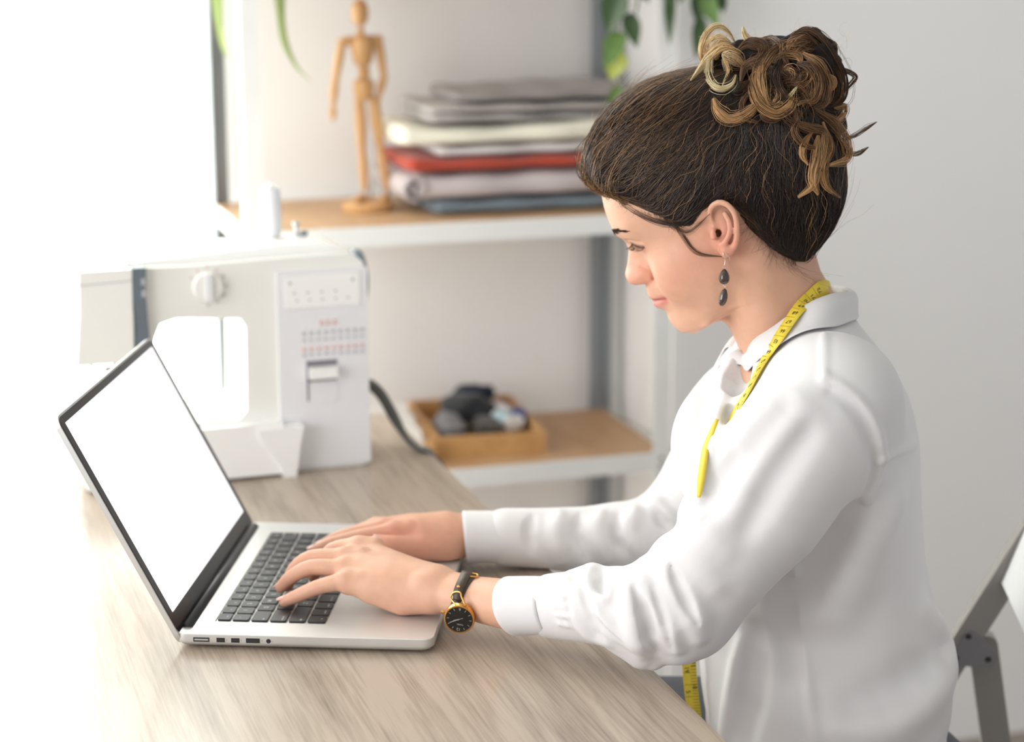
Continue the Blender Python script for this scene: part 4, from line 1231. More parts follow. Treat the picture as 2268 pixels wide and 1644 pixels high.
ff = Field((0.095, .165, DESK + .004), (0.42, .36, DESK + .125), 0.0014)
fw = W3(1000, 1183, .238)
fore_f = [fw, W3(1060, 1186, .240), W3(1130, 1190, .240), W3(1200, 1193, .244), W3(1300, 1195, .252)]
ff.chain(fore_f, [.0218, .0222, .0215, .015, .012], .014, 'u', ((0.1, 1, 0), 1.2), own=.012)
for k in ('pinky', 'ring', 'middle', 'index'):
    ff.chain([fw + (far_f[k][1] - fw) * .12, fw + (far_f[k][1] - fw) * .55, far_f[k][1] + np.array([.004, 0, -.003])], [.0150, .0145, .0115], .014)
ff.chain([W3(990, 1212, .226), W3(935, 1210, .214)], [.0165, .0135], .014)
for k in far_f:
    finger(ff, far_f[k], far_r[k])
for k in ('index', 'middle', 'ring'):
    ff.ell(far_f[k][1] + np.array([.001, 0, .004]), (.0085, .0072, .006), .005)
# fingers stay above the keys
for fl in (nf, ff):
    zf = (KEYZ - fl.ax[2])[None, None, :] * np.ones_like(fl.F)
    fl.F = smax(fl.F, zf.astype(np.float32), .002)
    del zf
nV, nQ = nf.mesh(); nV = smooth_mesh(nV, nQ, 2)
fV, fQ = ff.mesh(); fV = smooth_mesh(fV, fQ, 2)
# ------------------------------------------------------------------ torso shape
TROWS = [  # pixel row, front, back, half width (m)
    (650, 1800, 1862, .020), (675, 1750, 1878, .034), (700, 1706, 1892, .048), (730, 1668, 1912, .064), (765, 1634, 1940, .088), (800, 1610, 1966, .118), (840, 1590, 1992, .148), (880, 1574, 2012, .170),
    (960, 1556, 2031, .174), (1050, 1545, 2036, .166), (1150, 1540, 2040, .154), (1250, 1542, 2052, .148), (1350, 1546, 2074, .148),
    (1430, 1548, 2098, .156), (1480, 1550, 2106, .164), (1530, 1556, 2102, .170), (1580, 1562, 2090, .174), (1644, 1566, 2092, .176), (1760, 1575, 2095, .178), (1900, 1590, 2095, .178)]
tr = []
for py, fp, bp, hw in TROWS:
    a, b = SG(fp, py), SG(bp, py)
    ua, ub = (a - S0) @ -FACE, (b - S0) @ -FACE
    tr.append(((a[2] + b[2]) / 2, (ua + ub) / 2, (ub - ua) / 2, hw))
tr = np.array(sorted(tr))
_zz = np.linspace(tr[0, 0], tr[-1, 0], 400)
_tt = pchip(tr[:, 0], tr[:, 1:], _zz)
def torso(fl, inset=0.0, zbot=None, p=2.35):
    z = fl.ax[2]
    cu, au, hw = (np.interp(z, _zz, _tt[:, i]).astype(np.float32)[None, None, :] for i in range(3))
    if inset: inset = np.interp(z, [.925, .945], [inset, .0060]).astype(np.float32)[None, None, :]
    au = np.maximum(au - inset, .004); hw = np.maximum(hw - inset, .004)
    X, Y = fl.ax[0][:, None, None] - np.float32(S0[0]), fl.ax[1][None, :, None] - np.float32(S0[1])
    u = np.abs(X * np.float32(-FACE[0]) + Y * np.float32(-FACE[1]) - cu) / au
    w = np.abs(X * np.float32(LEFT[0]) + Y * np.float32(LEFT[1])) / hw
    d = ((u ** p + w ** p) ** (1 / p) - 1) * np.minimum(au, hw)
    d = np.maximum(d, (z - tr[-1, 0])[None, None, :].astype(np.float32))
    zb = tr[0, 0] if zbot is None else zbot
    return smax(d, (zb - z)[None, None, :].astype(np.float32), .01)

NS = [SG(1842, 892, .140), SG(1785, 985, .160), SG(1690, 1125, .186), SG(1598, 1242, .203), SG(1518, 1343, .207)]      # near upper sleeve
NSR = [.064, .064, .0580, .0505, .0465]
NFo = [NS[-1], W3(1440, 1352, -.066), W3(1370, 1346, -.050), W3(1300, 1343, -.034), W3(1225, 1342, -.015)]                 # near lower sleeve
NFR = [.0465, .0425, .0380, .0340, .0305]
FS = [SG(1745, 800, -.135), SG(1690, 870, -.150), SG(1615, 985, -.160), SG(1545, 1095, -.155), SG(1480, 1175, -.145)]  # far upper sleeve
FSR = [.060, .057, .052, .046, .042]
FFo = [FS[-1], W3(1400, 1190, .262), W3(1300, 1195, .252), W3(1200, 1193, .244), W3(1120, 1190, .240)]
FFR = [.043, .038, .0350, .0325, .0305]

# body under the clothes (coarse, hidden except at the open collar)
bf = Field((.26, -.20, .30), (.86, .44, 1.18), .006)
bf.F = torso(bf, .014, .42).astype(np.float32)
bf.chain(NS, np.array(NSR) - .026, .01); bf.chain(FS, np.array(FSR) - .022, .01)
bf.chain([NS[-1], fore_n[-1]], [.024, .021], .01); bf.chain([FS[-1], fore_f[-1]], [.022, .020], .01)
bf.chain([SG(1790, 840), SG(1760, 780)], [.050, .046], .03)
bV, bQ = bf.mesh(); bV = smooth_mesh(bV, bQ, 1)

# ------------------------------------------------------------------ one skin mesh with local colour, plus shade painted in mouth line, nostrils, ear
V = np.concatenate([hV, nV, fV, bV]); Q = np.concatenate([hQ, nQ + len(hV), fQ + len(hV) + len(nV), bQ + len(hV) + len(nV) + len(fV)])
colr = np.tile(np.array([212, 166, 140.]), (len(V), 1))
def tint(c, P, r, amt):
    w = amt * np.exp(-(((V - P) ** 2).sum(1)) / (r * r))
    colr[:] += (np.array(c) - colr) * w[:, None]
def tint_line(c, P, r, amt):
    P = np.asarray(P); best = np.full(len(V), 1e9)
    lo, hi = P.min(0) - 4 * r, P.max(0) + 4 * r
    m = np.all((V > lo) & (V < hi), axis=1); Vm = V[m]; b = np.full(len(Vm), 1e9)
    for i in range(len(P) - 1):
        ab = P[i + 1] - P[i]; t = np.clip(((Vm - P[i]) @ ab) / (ab @ ab + 1e-12), 0, 1)
        b = np.minimum(b, ((Vm - P[i] - t[:, None] * ab) ** 2).sum(1))
    best[m] = b
    w = amt * np.exp(-best / (r * r)); w[~m] = 0
    colr[:] += (np.array(c) - colr) * w[:, None]
for s in (1, -1):
    tint((222, 158, 134), HP(45, -28, 48 * s), .030, .55)
    tint((216, 146, 124), HP(78, -24, 10 * s), .013, .65)
    tint((214, 140, 118), HP(-8, -20, 80 * s), .030, .6)
    tint((206, 150, 132), HP(60, 6, 32 * s), .012, .35)
    tint_line((198, 112, 108), [HP(81, -47.5, 0), HP(77.8, -47.6, 7 * s), HP(73.6, -49.5, 15 * s), HP(67.5, -51.3, 21 * s)], .0032, .95)
    tint_line((204, 118, 114), [HP(80, -56.5, 0), HP(77.5, -56.0, 7 * s), HP(72.2, -54.8, 14 * s), HP(66.6, -52.6, 21 * s)], .0044, .95)
    tint_line((140, 74, 70), [HP(81, -51.6, 0), HP(79.5, -51.4, 6 * s), HP(74.6, -51.5, 14 * s), HP(67.6, -52.0, 22 * s)], .0011, .8)
    tint_line((96, 66, 54), [onface(b, l * s, .3) for b, l in lash_ab], .0016, .85)
    tint((120, 62, 50), HP(79, -32.5, 6.3 * s), .0036, .7)  # shade inside the nostril, put into the skin colour
tint((214, 142, 122), HP(92, -22, 0), .013, .5)
tint((120, 60, 44), SG(1589, 517, .070), .0045, .75)  # shade in the ear hole, put into the skin colour
for dct in (near_f, far_f):
    for k, J in dct.items():
        if k == 'thumb': idx_ = (1, 2, 3)
        else: idx_ = (1, 2, 3, 4)
        for i in idx_:
            tint((216, 148, 126), J[i], .010 if i < 4 else .009, .42)
for i, P in enumerate(fore_n): tint((222, 172, 146), P, .04, .25)
tint((214, 152, 130), W3(900, 1345, .05), .022, .45)
for k in ('thumb', 'index'): tint((212, 142, 120), far_f[k][1], .03, .45)
tint((214, 146, 124), fw, .03, .35)
# finger nails
nails = []
for dct in (near_f, far_f):
    for k, J in dct.items():
        t_ = J[-1] - J[-2]; t_ /= np.linalg.norm(t_)
        up_ = EZ - t_ * (EZ @ t_); up_ /= np.linalg.norm(up_)
        if k == 'thumb': up_ = up_ * .5 - np.array([0, 1.0, 0]) * .8; up_ -= t_ * (up_ @ t_); up_ /= np.linalg.norm(up_)
        nails.append((J[-1] + t_ * .0015, t_, up_, (near_r if dct is near_f else far_r)[k][-1]))
M_skin = bpy.data.materials.new('skin'); M_skin.use_nodes = True
_nt = M_skin.node_tree; _b = _nt.nodes['Principled BSDF']
_at = _nt.nodes.new('ShaderNodeAttribute'); _at.attribute_name = 'skin_colour'
_nz = _nt.nodes.new('ShaderNodeTexNoise'); _nz.inputs['Scale'].default_value = 90; _nz.inputs['Detail'].default_value = 5
_tc = _nt.nodes.new('ShaderNodeTexCoord'); _nt.links.new(_tc.outputs['Object'], _nz.inputs['Vector'])
_mr = _nt.nodes.new('ShaderNodeMapRange'); _mr.inputs['To Min'].default_value = 0.90; _mr.inputs['To Max'].default_value = 1.08
_nt.links.new(_nz.outputs['Fac'], _mr.inputs['Value'])
_vm = _nt.nodes.new('ShaderNodeVectorMath'); _vm.operation = 'SCALE'
_nt.links.new(_at.outputs['Color'], _vm.inputs[0]); _nt.links.new(_mr.outputs['Result'], _vm.inputs['Scale'])
_nt.links.new(_vm.outputs['Vector'], _b.inputs['Base Color'])
_b.inputs['Roughness'].default_value = 0.48; _b.inputs['Specular IOR Level'].default_value = 0.4
_b.inputs['Subsurface Weight'].default_value = 0.18; _b.inputs['Subsurface Radius'].default_value = (1.0, 0.35, 0.2); _b.inputs['Subsurface Scale'].default_value = 0.006
_n2 = _nt.nodes.new('ShaderNodeTexNoise'); _n2.inputs['Scale'].default_value = 900; _nt.links.new(_tc.outputs['Object'], _n2.inputs['Vector'])
_bp = _nt.nodes.new('ShaderNodeBump'); _bp.inputs['Strength'].default_value = .12; _bp.inputs['Distance'].default_value = .0006
_nt.links.new(_n2.outputs['Fac'], _bp.inputs['Height']); _nt.links.new(_bp.outputs['Normal'], _b.inputs['Normal'])
body = fast_mesh('body', V, Q, M_skin, person, True, PERS0)
c01 = np.clip(colr / 255, 0, 1)
c01 = np.where(c01 <= .04045, c01 / 12.92, ((c01 + .055) / 1.055) ** 2.4)
at_ = body.data.attributes.new('skin_colour', 'FLOAT_COLOR', 'POINT')
at_.data.foreach_set('color', np.c_[c01, np.ones(len(c01))].astype(np.float32).ravel())
M_nail = mat_basic('nail', lin(226, 176, 164), .25, noise=.03)
for P, t_, up_, r in nails:
    sd = np.cross(t_, up_)
    v, f = [], []
    for i in range(5):
        for j in range(5):
            a = (j - 2) / 2 * .85; l = (i - 2) / 2 * .0048
            rad = r * 1.03 - (.0006 if i in (0,) else 0)
            wd = 1 - .25 * (i == 4)
            v.append(P + t_ * l + sd * math.sin(a * wd) * rad + up_ * (math.cos(a * wd) * rad + .0001))
    for i in range(4):
        for j in range(4): f.append((i * 5 + j, i * 5 + j + 1, (i + 1) * 5 + j + 1, (i + 1) * 5 + j))
    o = mesh('fingernail', v, f, M_nail, body, True, PERS0)
    sm_ = o.modifiers.new('t', 'SOLIDIFY'); sm_.thickness = .0005

# ------------------------------------------------------------------ shirt
M_shirt = bpy.data.materials.new('white_cotton'); M_shirt.use_nodes = True
_nt = M_shirt.node_tree; _b = _nt.nodes['Principled BSDF']
_b.inputs['Base Color'].default_value = (*lin(219, 217, 218), 1); _b.inputs['Roughness'].default_value = .85
_b.inputs['Sheen Weight'].default_value = .15
_b.inputs['Subsurface Weight'].default_value = .10; _b.inputs['Subsurface Radius'].default_value = (1, .9, .85); _b.inputs['Subsurface Scale'].default_value = .012
_tc = _nt.nodes.new('ShaderNodeTexCoord')
_nz = _nt.nodes.new('ShaderNodeTexNoise'); _nz.inputs['Scale'].default_value = 1400; _nt.links.new(_tc.outputs['Object'], _nz.inputs['Vector'])
_nz2 = _nt.nodes.new('ShaderNodeTexNoise'); _nz2.inputs['Scale'].default_value = 16; _nz2.inputs['Detail'].default_value = 3; _nt.links.new(_tc.outputs['Object'], _nz2.inputs['Vector'])
_bp = _nt.nodes.new('ShaderNodeBump'); _bp.inputs['Strength'].default_value = .10; _bp.inputs['Distance'].default_value = .0006
_nt.links.new(_nz.outputs['Fac'], _bp.inputs['Height'])
_bp2 = _nt.nodes.new('ShaderNodeBump'); _bp2.inputs['Strength'].default_value = .10; _bp2.inputs['Distance'].default_value = .006
_nt.links.new(_nz2.outputs['Fac'], _bp2.inputs['Height']); _nt.links.new(_bp.outputs['Normal'], _bp2.inputs['Normal'])
_nt.links.new(_bp2.outputs['Normal'], _b.inputs['Normal'])

sf = Field((.285, -.165, .485), (.83, .40, 1.135), .0026)
sf.F = torso(sf, 0.0, .500).astype(np.float32)
# bust, shoulder blades
for s in (1, -1):
    sf.ell(SG(1605, 985, .075 * s), (.050, .055, .062), .05)
    sf.chain([SG(1800, 800, .070 * s), SG(1842, 884, .125 * s)], [.034, .052], .05)
sf.chain(FS, FSR, .025); sf.chain(FFo, FFR, .012)
sf.chain(NS, NSR, .022); sf.chain(NFo, NFR, .014)
def surf_pts(pxs, n=5, lift=0.0):
    out = []
    for px, py in cr(np.array(pxs, float), n):
        P = sf.hit(px, py)
        if P is not None:
            d = ray(px, py); d /= np.linalg.norm(d)
            out.append(P - d * lift)
    # keep the longest run without a jump in depth
    best, run = [], []
    for P in out:
        if run and np.linalg.norm(P - run[-1]) > .022: run = []
        run.append(P)
        if len(run) > len(best): best = list(run)
    return np.array(best)
def ridge(pxs, r, k, lift=0.0, taper=True):
    P = surf_pts(pxs, 5, lift)
    if len(P) < 2: return
    R = r * (np.interp(np.linspace(0, 1, len(P)), [0, .25, .75, 1], [.45, 1, 1, .45]) if taper else np.ones(len(P)))
    sf.chain(P, R, k)
def crease(pxs, r, k, lift=0.0, taper=True):
    P = surf_pts(pxs, 5, lift)
    if len(P) < 2: return
    R = r * (np.interp(np.linspace(0, 1, len(P)), [0, .3, .7, 1], [.25, 1, 1, .25]) if taper else np.ones(len(P)))
    sf.chain(P, R, k, 's')
# near sleeve below the elbow: bunched folds, first the ones that show in outline
sf.chain([W3(1284, 1276, -.032), W3(1310, 1270, -.036), W3(1334, 1280, -.042)], [.007, .0095, .006], .010)
sf.chain([W3(1358, 1282, -.048), W3(1372, 1284, -.050)], [.0055, .006], .007)
sf.chain([W3(1402, 1272, -.057), W3(1430, 1256, -.063), W3(1446, 1256, -.066)], [.007, .010, .008], .010)
sf.chain([W3(1466, 1228, -.068), W3(1490, 1230, -.072)], [.010, .014], .014)
sf.chain([W3(1262, 1276, -.026), W3(1266, 1278, -.026)], [.004, .004], .006)
sf.chain([W3(1395, 1410, -.070), W3(1424, 1440, -.074), W3(1446, 1462, -.078)], [.020, .018, .010], .014)
sf.chain([W3(1480, 1400, -.085), W3(1500, 1434, -.088), W3(1510, 1446, -.088)], [.020, .014, .008], .014)
ridge([(1306, 1268), (1298, 1300), (1310, 1345), (1348, 1388), (1398, 1424)], .008, .010, .000)
ridge([(1258, 1284), (1260, 1310), (1272, 1355), (1305, 1402), (1345, 1424)], .007, .010, .000)
ridge([(1362, 1276), (1358, 1300), (1345, 1322), (1326, 1320)], .0050, .006, .0005)
ridge([(1432, 1256), (1428, 1290), (1452, 1335), (1482, 1395), (1498, 1436)], .010, .011, .000)
ridge([(1392, 1280), (1398, 1318), (1408, 1370), (1416, 1420), (1424, 1446)], .010, .011, -.001)
ridge([(1470, 1235), (1484, 1268), (1512, 1318), (1538, 1368), (1548, 1410)], .011, .013, -.001)
crease([(1283, 1285), (1290, 1310), (1300, 1345), (1312, 1375), (1338, 1400), (1376, 1426)], .0055, .004, -.0012)
crease([(1404, 1300), (1418, 1338), (1428, 1366), (1434, 1395), (1439, 1420), (1456, 1446)], .0065, .004, -.0015)
crease([(1446, 1300), (1458, 1335), (1470, 1372), (1486, 1440)], .0042, .004, -.0006)
crease([(1484, 1240), (1496, 1275), (1507, 1302), (1526, 1346), (1546, 1382)], .0062, .004, -.0012)
crease([(1337, 1268), (1333, 1296), (1340, 1316)], .0045, .004, -.0006)
crease([(1240, 1290), (1250, 1320), (1262, 1370)], .0032, .004, .0)
for i, (x, y) in enumerate([(1222, 1296), (1224, 1310), (1226, 1326), (1228, 1344), (1231, 1362), (1234, 1380)]):
    ridge([(x, y), (x + 14, y - 7 + 2 * i), (x + 30, y - 12 + 4 * i)], .0020, .004, .0008)
# upper sleeve drape
ridge([(1705, 905), (1640, 965), (1585, 1040), (1540, 1110)], .012, .030, -.006)
ridge([(1770, 900), (1690, 985), (1630, 1075), (1590, 1150)], .010, .030, -.006)
crease([(1735, 905), (1665, 985), (1605, 1080), (1560, 1150)], .006, .020, .003)
crease([(1620, 1020), (1560, 1095), (1520, 1170)], .005, .018, .002)
crease([(1790, 960), (1720, 1060), (1660, 1170)], .005, .020, .003)
crease([(1540, 1150), (1510, 1190), (1480, 1215)], .005, .014, .002)
ridge([(1525, 1140), (1560, 1180), (1600, 1215)], .008, .020, -.004)
ridge([(1480, 1205), (1530, 1230), (1580, 1290)], .009, .020, -.004)
# seams: armhole, yoke, shoulder, side
ridge([(1828, 838), (1870, 862), (1912, 900), (1942, 955), (1950, 1015), (1938, 1062), (1915, 1105)], .0042, .006, -.0018, False)
crease([(1842, 868), (1880, 892), (1912, 930), (1932, 985), (1936, 1035), (1920, 1085)], .003, .010, .001)
ridge([(1950, 1020), (1985, 1002), (2028, 986)], .0030, .005, -.0014, False)
ridge([(1826, 742), (1826, 790), (1826, 836)], .0026, .005, -.0014, False)
ridge([(1762, 1260), (1768, 1340), (1778, 1440), (1792, 1540), (1806, 1640)], .0042, .006, -.0016, False)
crease([(1735, 1300), (1742, 1400), (1755, 1500)], .006, .020, .003)
ridge([(1650, 1420), (1630, 1520), (1604, 1640)], .009, .014, -.003)
crease([(1672, 1400), (1662, 1500), (1650, 1640)], .008, .018, .003)
ridge([(1860, 1620), (1960, 1600), (2050, 1540), (2095, 1490)], .012, .03, -.006)
crease([(1900, 1560), (1990, 1530), (2060, 1480)], .008, .03, .004)
ridge([(2040, 1350), (2075, 1400), (2098, 1460)], .010, .02, -.005)
ridge([(1960, 1120), (1900, 1230), (1850, 1340)], .010, .04, -.006)
crease([(1880, 1140), (1830, 1230), (1790, 1320)], .005, .03, .004)
# far sleeve folds
for pts in ([(1240, 1140), (1230, 1185), (1245, 1240)], [(1330, 1138), (1320, 1180), (1345, 1235)], [(1405, 1132), (1390, 1180), (1420, 1225)], [(1440, 1100), (1470, 1140), (1520, 1160)], [(1500, 1020), (1530, 1070), (1570, 1090)]):
    ridge(pts, .008, .010, -.001)
for pts in ([(1285, 1138), (1275, 1180), (1300, 1235)], [(1368, 1140), (1362, 1190), (1385, 1225)], [(1450, 1128), (1470, 1160), (1500, 1180)], [(1180, 1140), (1170, 1180), (1180, 1225)]):
    crease(pts, .0060, .005, -.0008)
crease([(1560, 850), (1545, 950), (1520, 1020)], .006, .02, .002)
# open neckline and button gap
crease([(1650, 765), (1641, 800), (1635, 830), (1630, 856)], .0130, .004, -.004, False)
crease([(1614, 902), (1612, 935), (1605, 965)], .0085, .003, -.004)
ridge([(1640, 860), (1618, 900), (1590, 960), (1565, 1040), (1548, 1120)], .0042, .006, -.001, False)
ridge([(1618, 850), (1600, 890), (1575, 960), (1552, 1040)], .0030, .006, -.0008, False)
# sleeves lie on the desk, they do not sink into it
Xr = sf.ax[0][:, None, None] * np.float32(EX[0]) + sf.ax[1][None, :, None] * np.float32(EX[1])
dk = np.maximum(Xr - np.float32(DX1 + .001), (sf.ax[2] - np.float32(DESK + .0015))[None, None, :])
sf.F = smax(sf.F, -dk.astype(np.float32), .003)
del Xr, dk
sV, sQ = sf.mesh(); sV = smooth_mesh(sV, sQ, 1)
gn = np.stack([sf.sample(sV + np.eye(3)[i] * .004) - sf.sample(sV - np.eye(3)[i] * .004) for i in range(3)], 1)
gn /= np.linalg.norm(gn, axis=1)[:, None] + 1e-9
sV = sV + gn * (bump_field(sV * np.array([1, 1, .6]), .0006, .06, 11))[:, None]
sV[:, 2] = np.where((sV @ EX) < DX1, np.maximum(sV[:, 2], DESK + .001), sV[:, 2])
shirt = fast_mesh('shirt', sV, sQ, M_shirt, person, True, PERS0)
shirt['label'] = 'loose white cotton shirt'

# cuffs
def cuff(C0, C1, up, r_up, r_lat, shear, th_=.0016):
    C0, C1 = np.asarray(C0), np.asarray(C1)
    ax = C1 - C0; ax /= np.linalg.norm(ax)
    u = up - ax * (up @ ax); u /= np.linalg.norm(u); w = np.cross(ax, u)
    n, m = 40, 10; v, f = [], []
    for i in range(m + 1):
        t = i / m
        for j in range(n):
            a = 2 * math.pi * j / n
            fl = 1 + .03 * (1 - t) + .012 * math.sin(3 * a + 4 * t)
            p = C0 + (C1 - C0) * t + u * math.sin(a) * r_up * fl + w * math.cos(a) * r_lat * fl - ax * shear * math.sin(a) * (1 - .4 * t)
            v.append(p)
    for i in range(m):
        for j in range(n): f.append((i * n + j, i * n + (j + 1) % n, (i + 1) * n + (j + 1) % n, (i + 1) * n + j))
    v = np.array(v); v[:, 2] = np.maximum(v[:, 2], DESK + .002 + 0 * v[:, 2])
    o = mesh('cuff', v, f, M_shirt, shirt, True, PERS0)
    s_ = o.modifiers.new('t', 'SOLIDIFY'); s_.thickness = th_; s_.offset = 1
    return o
cuff(W3(1134, 1342, .007), W3(1226, 1342, -.015), EZ, .0268, .032, .006)
cuff(W3(1030, 1190, .239), W3(1128, 1190, .240), EZ, .0268, .031, .003)

# collar: stand, roll and fall, swept round the neck
top_ = [(1646, 796, .016), (1664, 772, .034), (1700, 735, .052), (1750, 696, .060), (1805, 664, .056), (1852, 648, .036), (1880, 646, .0),
        (1860, 634, -.036), (1800, 640, -.056), (1735, 676, -.060), (1680, 720, -.050), (1650, 752, -.032), (1632, 772, -.018)]
out_ = [(1643, 858, .030), (1668, 842, .060), (1715, 812, .082), (1765, 778, .092), (1815, 748, .088), (1862, 722, .060), (1894, 706, .0),
        (1870, 690, -.060), (1805, 690, -.088), (1735, 712, -.092), (1670, 752, -.080), (1625, 800, -.058), (1604, 838, -.034)]
T_ = cr(np.array([SG(*p) for p in top_]), 6); O_ = cr(np.array([SG(*p) for p in out_]), 6)
ctr = SG(1740, 740)
rowsC = []
inward = ctr - T_; inward[:, 2] = 0; inward /= np.linalg.norm(inward, axis=1)[:, None]
rowsC.append(T_ + inward * .002 + np.array([0, 0, -.030])); rowsC.append(T_ + inward * .003 + np.array([0, 0, -.014])); rowsC.append(T_ + inward * .0018 + np.array([0, 0, -.002]))
for t, bul in ((0, .0), (.10, .004), (.28, .0065), (.5, .006), (.75, .004), (1, .0025)):
    rowsC.append(T_ * (1 - t) + O_ * t - inward * bul + np.array([0, 0, .004 * math.sin(math.pi * min(1, t * 1.3))]))
G = np.array(rowsC); m, n = G.shape[:2]
def field_grad(fl, P, e=.003):
    g_ = np.stack([fl.sample(P + np.eye(3)[i] * e) - fl.sample(P - np.eye(3)[i] * e) for i in range(3)], 1)
    return g_ / (np.linalg.norm(g_, axis=1)[:, None] + 1e-9)
def push_out(fl, P, gap, it=8):
    P = P.copy()
    for _ in range(it):
        need = np.clip(gap - fl.sample(P), 0, .006)
        P = P + field_grad(fl, P) * need[:, None]
    return P
for r_ in range(4, m):           # the fall of the collar lies on the shirt
    G[r_] = push_out(sf, G[r_], .0026 + .0008 * (m - r_))
for _ in range(2): G[4:, 1:-1] = .25 * G[4:, :-2] + .5 * G[4:, 1:-1] + .25 * G[4:, 2:]
f = [(i * n + j, i * n + j + 1, (i + 1) * n + j + 1, (i + 1) * n + j) for i in range(m - 1) for j in range(n - 1)]
co = mesh('collar', G.reshape(-1, 3), f, M_shirt, shirt, True, PERS0)
s_ = co.modifiers.new('t', 'SOLIDIFY'); s_.thickness = .0018; s_.offset = 0
sb_ = co.modifiers.new('s', 'SUBSURF'); sb_.levels = 1; sb_.render_levels = 1
# trousers and shoes, under the desk
M_trouser = mat_basic('grey_trousers', lin(96, 98, 104), .9, noise=.15, nscale=60, bump=.2, bscale=500)
lf = Field((-.06, -.16, .0), (.86, .44, .66), .007)
lf.ell((.66, .13, .53), (.15, .19, .085), .03)
feet = []
for s in (1, -1):
    hip = np.array([.66, .13, .535]) + LEFT * .085 * s
    knee = hip + FACE * .40 + LEFT * .03 * s + np.array([0, 0, .005])
    ank = knee + FACE * .03 + np.array([0, 0, -.44])
    lf.chain([hip, knee], [.085, .062], .04); lf.chain([knee, ank], [.060, .045], .03)
    feet.append(ank)
lf.F = smax(lf.F, (.458 - lf.ax[2])[None, None, :] * (lf.ax[0][:, None, None] > .42) + np.where(lf.ax[0][:, None, None] > .42, 0, -1.0), .01).astype(np.float32)
lV, lQ = lf.mesh(); lV = smooth_mesh(lV, lQ, 2)
fast_mesh('trousers', lV, lQ, M_trouser, person, True, PERS0)
M_shoe = mat_basic('dark_shoe', lin(44, 40, 40), .5, noise=.1)
for ank in feet:
    sh_ = Field(ank + np.array([-.25, -.07, -.12]), ank + np.array([.10, .07, .06]), .005)
    gz_ = .03
    a0 = np.array([ank[0], ank[1], .045])
    sh_.chain([a0 + np.array([.04, 0, -.005]), a0, a0 + FACE * .10 + np.array([0, 0, -.01]), a0 + FACE * .17 + np.array([0, 0, -.018])], [.036, .040, .038, .030], .02)
    sh_.F = smax(sh_.F, (.004 - sh_.ax[2])[None, None, :] + 0 * sh_.F, .004)
    v_, q_ = sh_.mesh(); v_ = smooth_mesh(v_, q_, 2)
    fast_mesh('shoe', v_, q_, M_shoe, person, True, PERS0)
# ------------------------------------------------------------------ hair
from mathutils.bvhtree import BVHTree
M_hair = mat_basic('hair_dark', lin(28, 21, 18), .7, spec=.2, noise=.25, nscale=60, stretch=(1, 1, 1))
def hair_mat(name):
    m = bpy.data.materials.new(name); m.use_nodes = True
    nt = m.node_tree; b = nt.nodes['Principled BSDF']
    a = nt.nodes.new('ShaderNodeAttribute'); a.attribute_name = 'strand_colour'
    nt.links.new(a.outputs['Color'], b.inputs['Base Color'])
    b.inputs['Roughness'].default_value = .36; b.inputs['Specular IOR Level'].default_value = .45
    b.inputs['Sheen Weight'].default_value = .0
    return m
M_strand = hair_mat('hair_strands')
C_DARK, C_BROWN, C_GOLD, C_BLOND, C_WARM = (38, 28, 23), (100, 72, 50), (220, 174, 118), (250, 224, 178), (166, 126, 86)
def strand_mesh(name, S, R, cols, parent, n=3, kind=None):
    """S: (strands, points, 3); R: (points,) or (strands, points); cols: (strands, 3) sRGB or (strands, points, 3)"""
    S = np.asarray(S, float); k, m = S.shape[:2]
    T = np.gradient(S, axis=1); T /= np.linalg.norm(T, axis=2, keepdims=True) + 1e-12
    ref = np.array([.31, .22, .92]); U = np.cross(T, ref); U /= np.linalg.norm(U, axis=2, keepdims=True) + 1e-9
    Vv = np.cross(T, U)
    R = np.broadcast_to(np.asarray(R, float), (k, m))[..., None, None]
    a = (np.arange(n) * 2 * math.pi / n)
    P = S[:, :, None] + R * (np.cos(a)[None, None, :, None] * U[:, :, None] + np.sin(a)[None, None, :, None] * Vv[:, :, None])
    base = (np.arange(k) * m * n)[:, None, None]
    i = (np.arange(m - 1) * n)[None, :, None]; j = np.arange(n)[None, None, :]
    q = np.stack([base + i + j, base + i + (j + 1) % n, base + i + n + (j + 1) % n, base + i + n + j], -1).reshape(-1, 4)
    o = fast_mesh(name, P.reshape(-1, 3), q, M_strand, parent, True, PERS0)
    c = np.asarray(cols, float) / 255
    if c.ndim == 2: c = np.repeat(c[:, None], m, 1)
    c = np.clip(c, 0, 1); c = np.where(c <= .04045, c / 12.92, ((c + .055) / 1.055) ** 2.4)
    c = np.repeat(c[:, :, None], n, 2).reshape(-1, 3)
    at = o.data.attributes.new('strand_colour', 'FLOAT_COLOR', 'POINT')
    at.data.foreach_set('color', np.c_[c, np.ones(len(c))].astype(np.float32).ravel())
    if kind: o['kind'] = kind
    return o

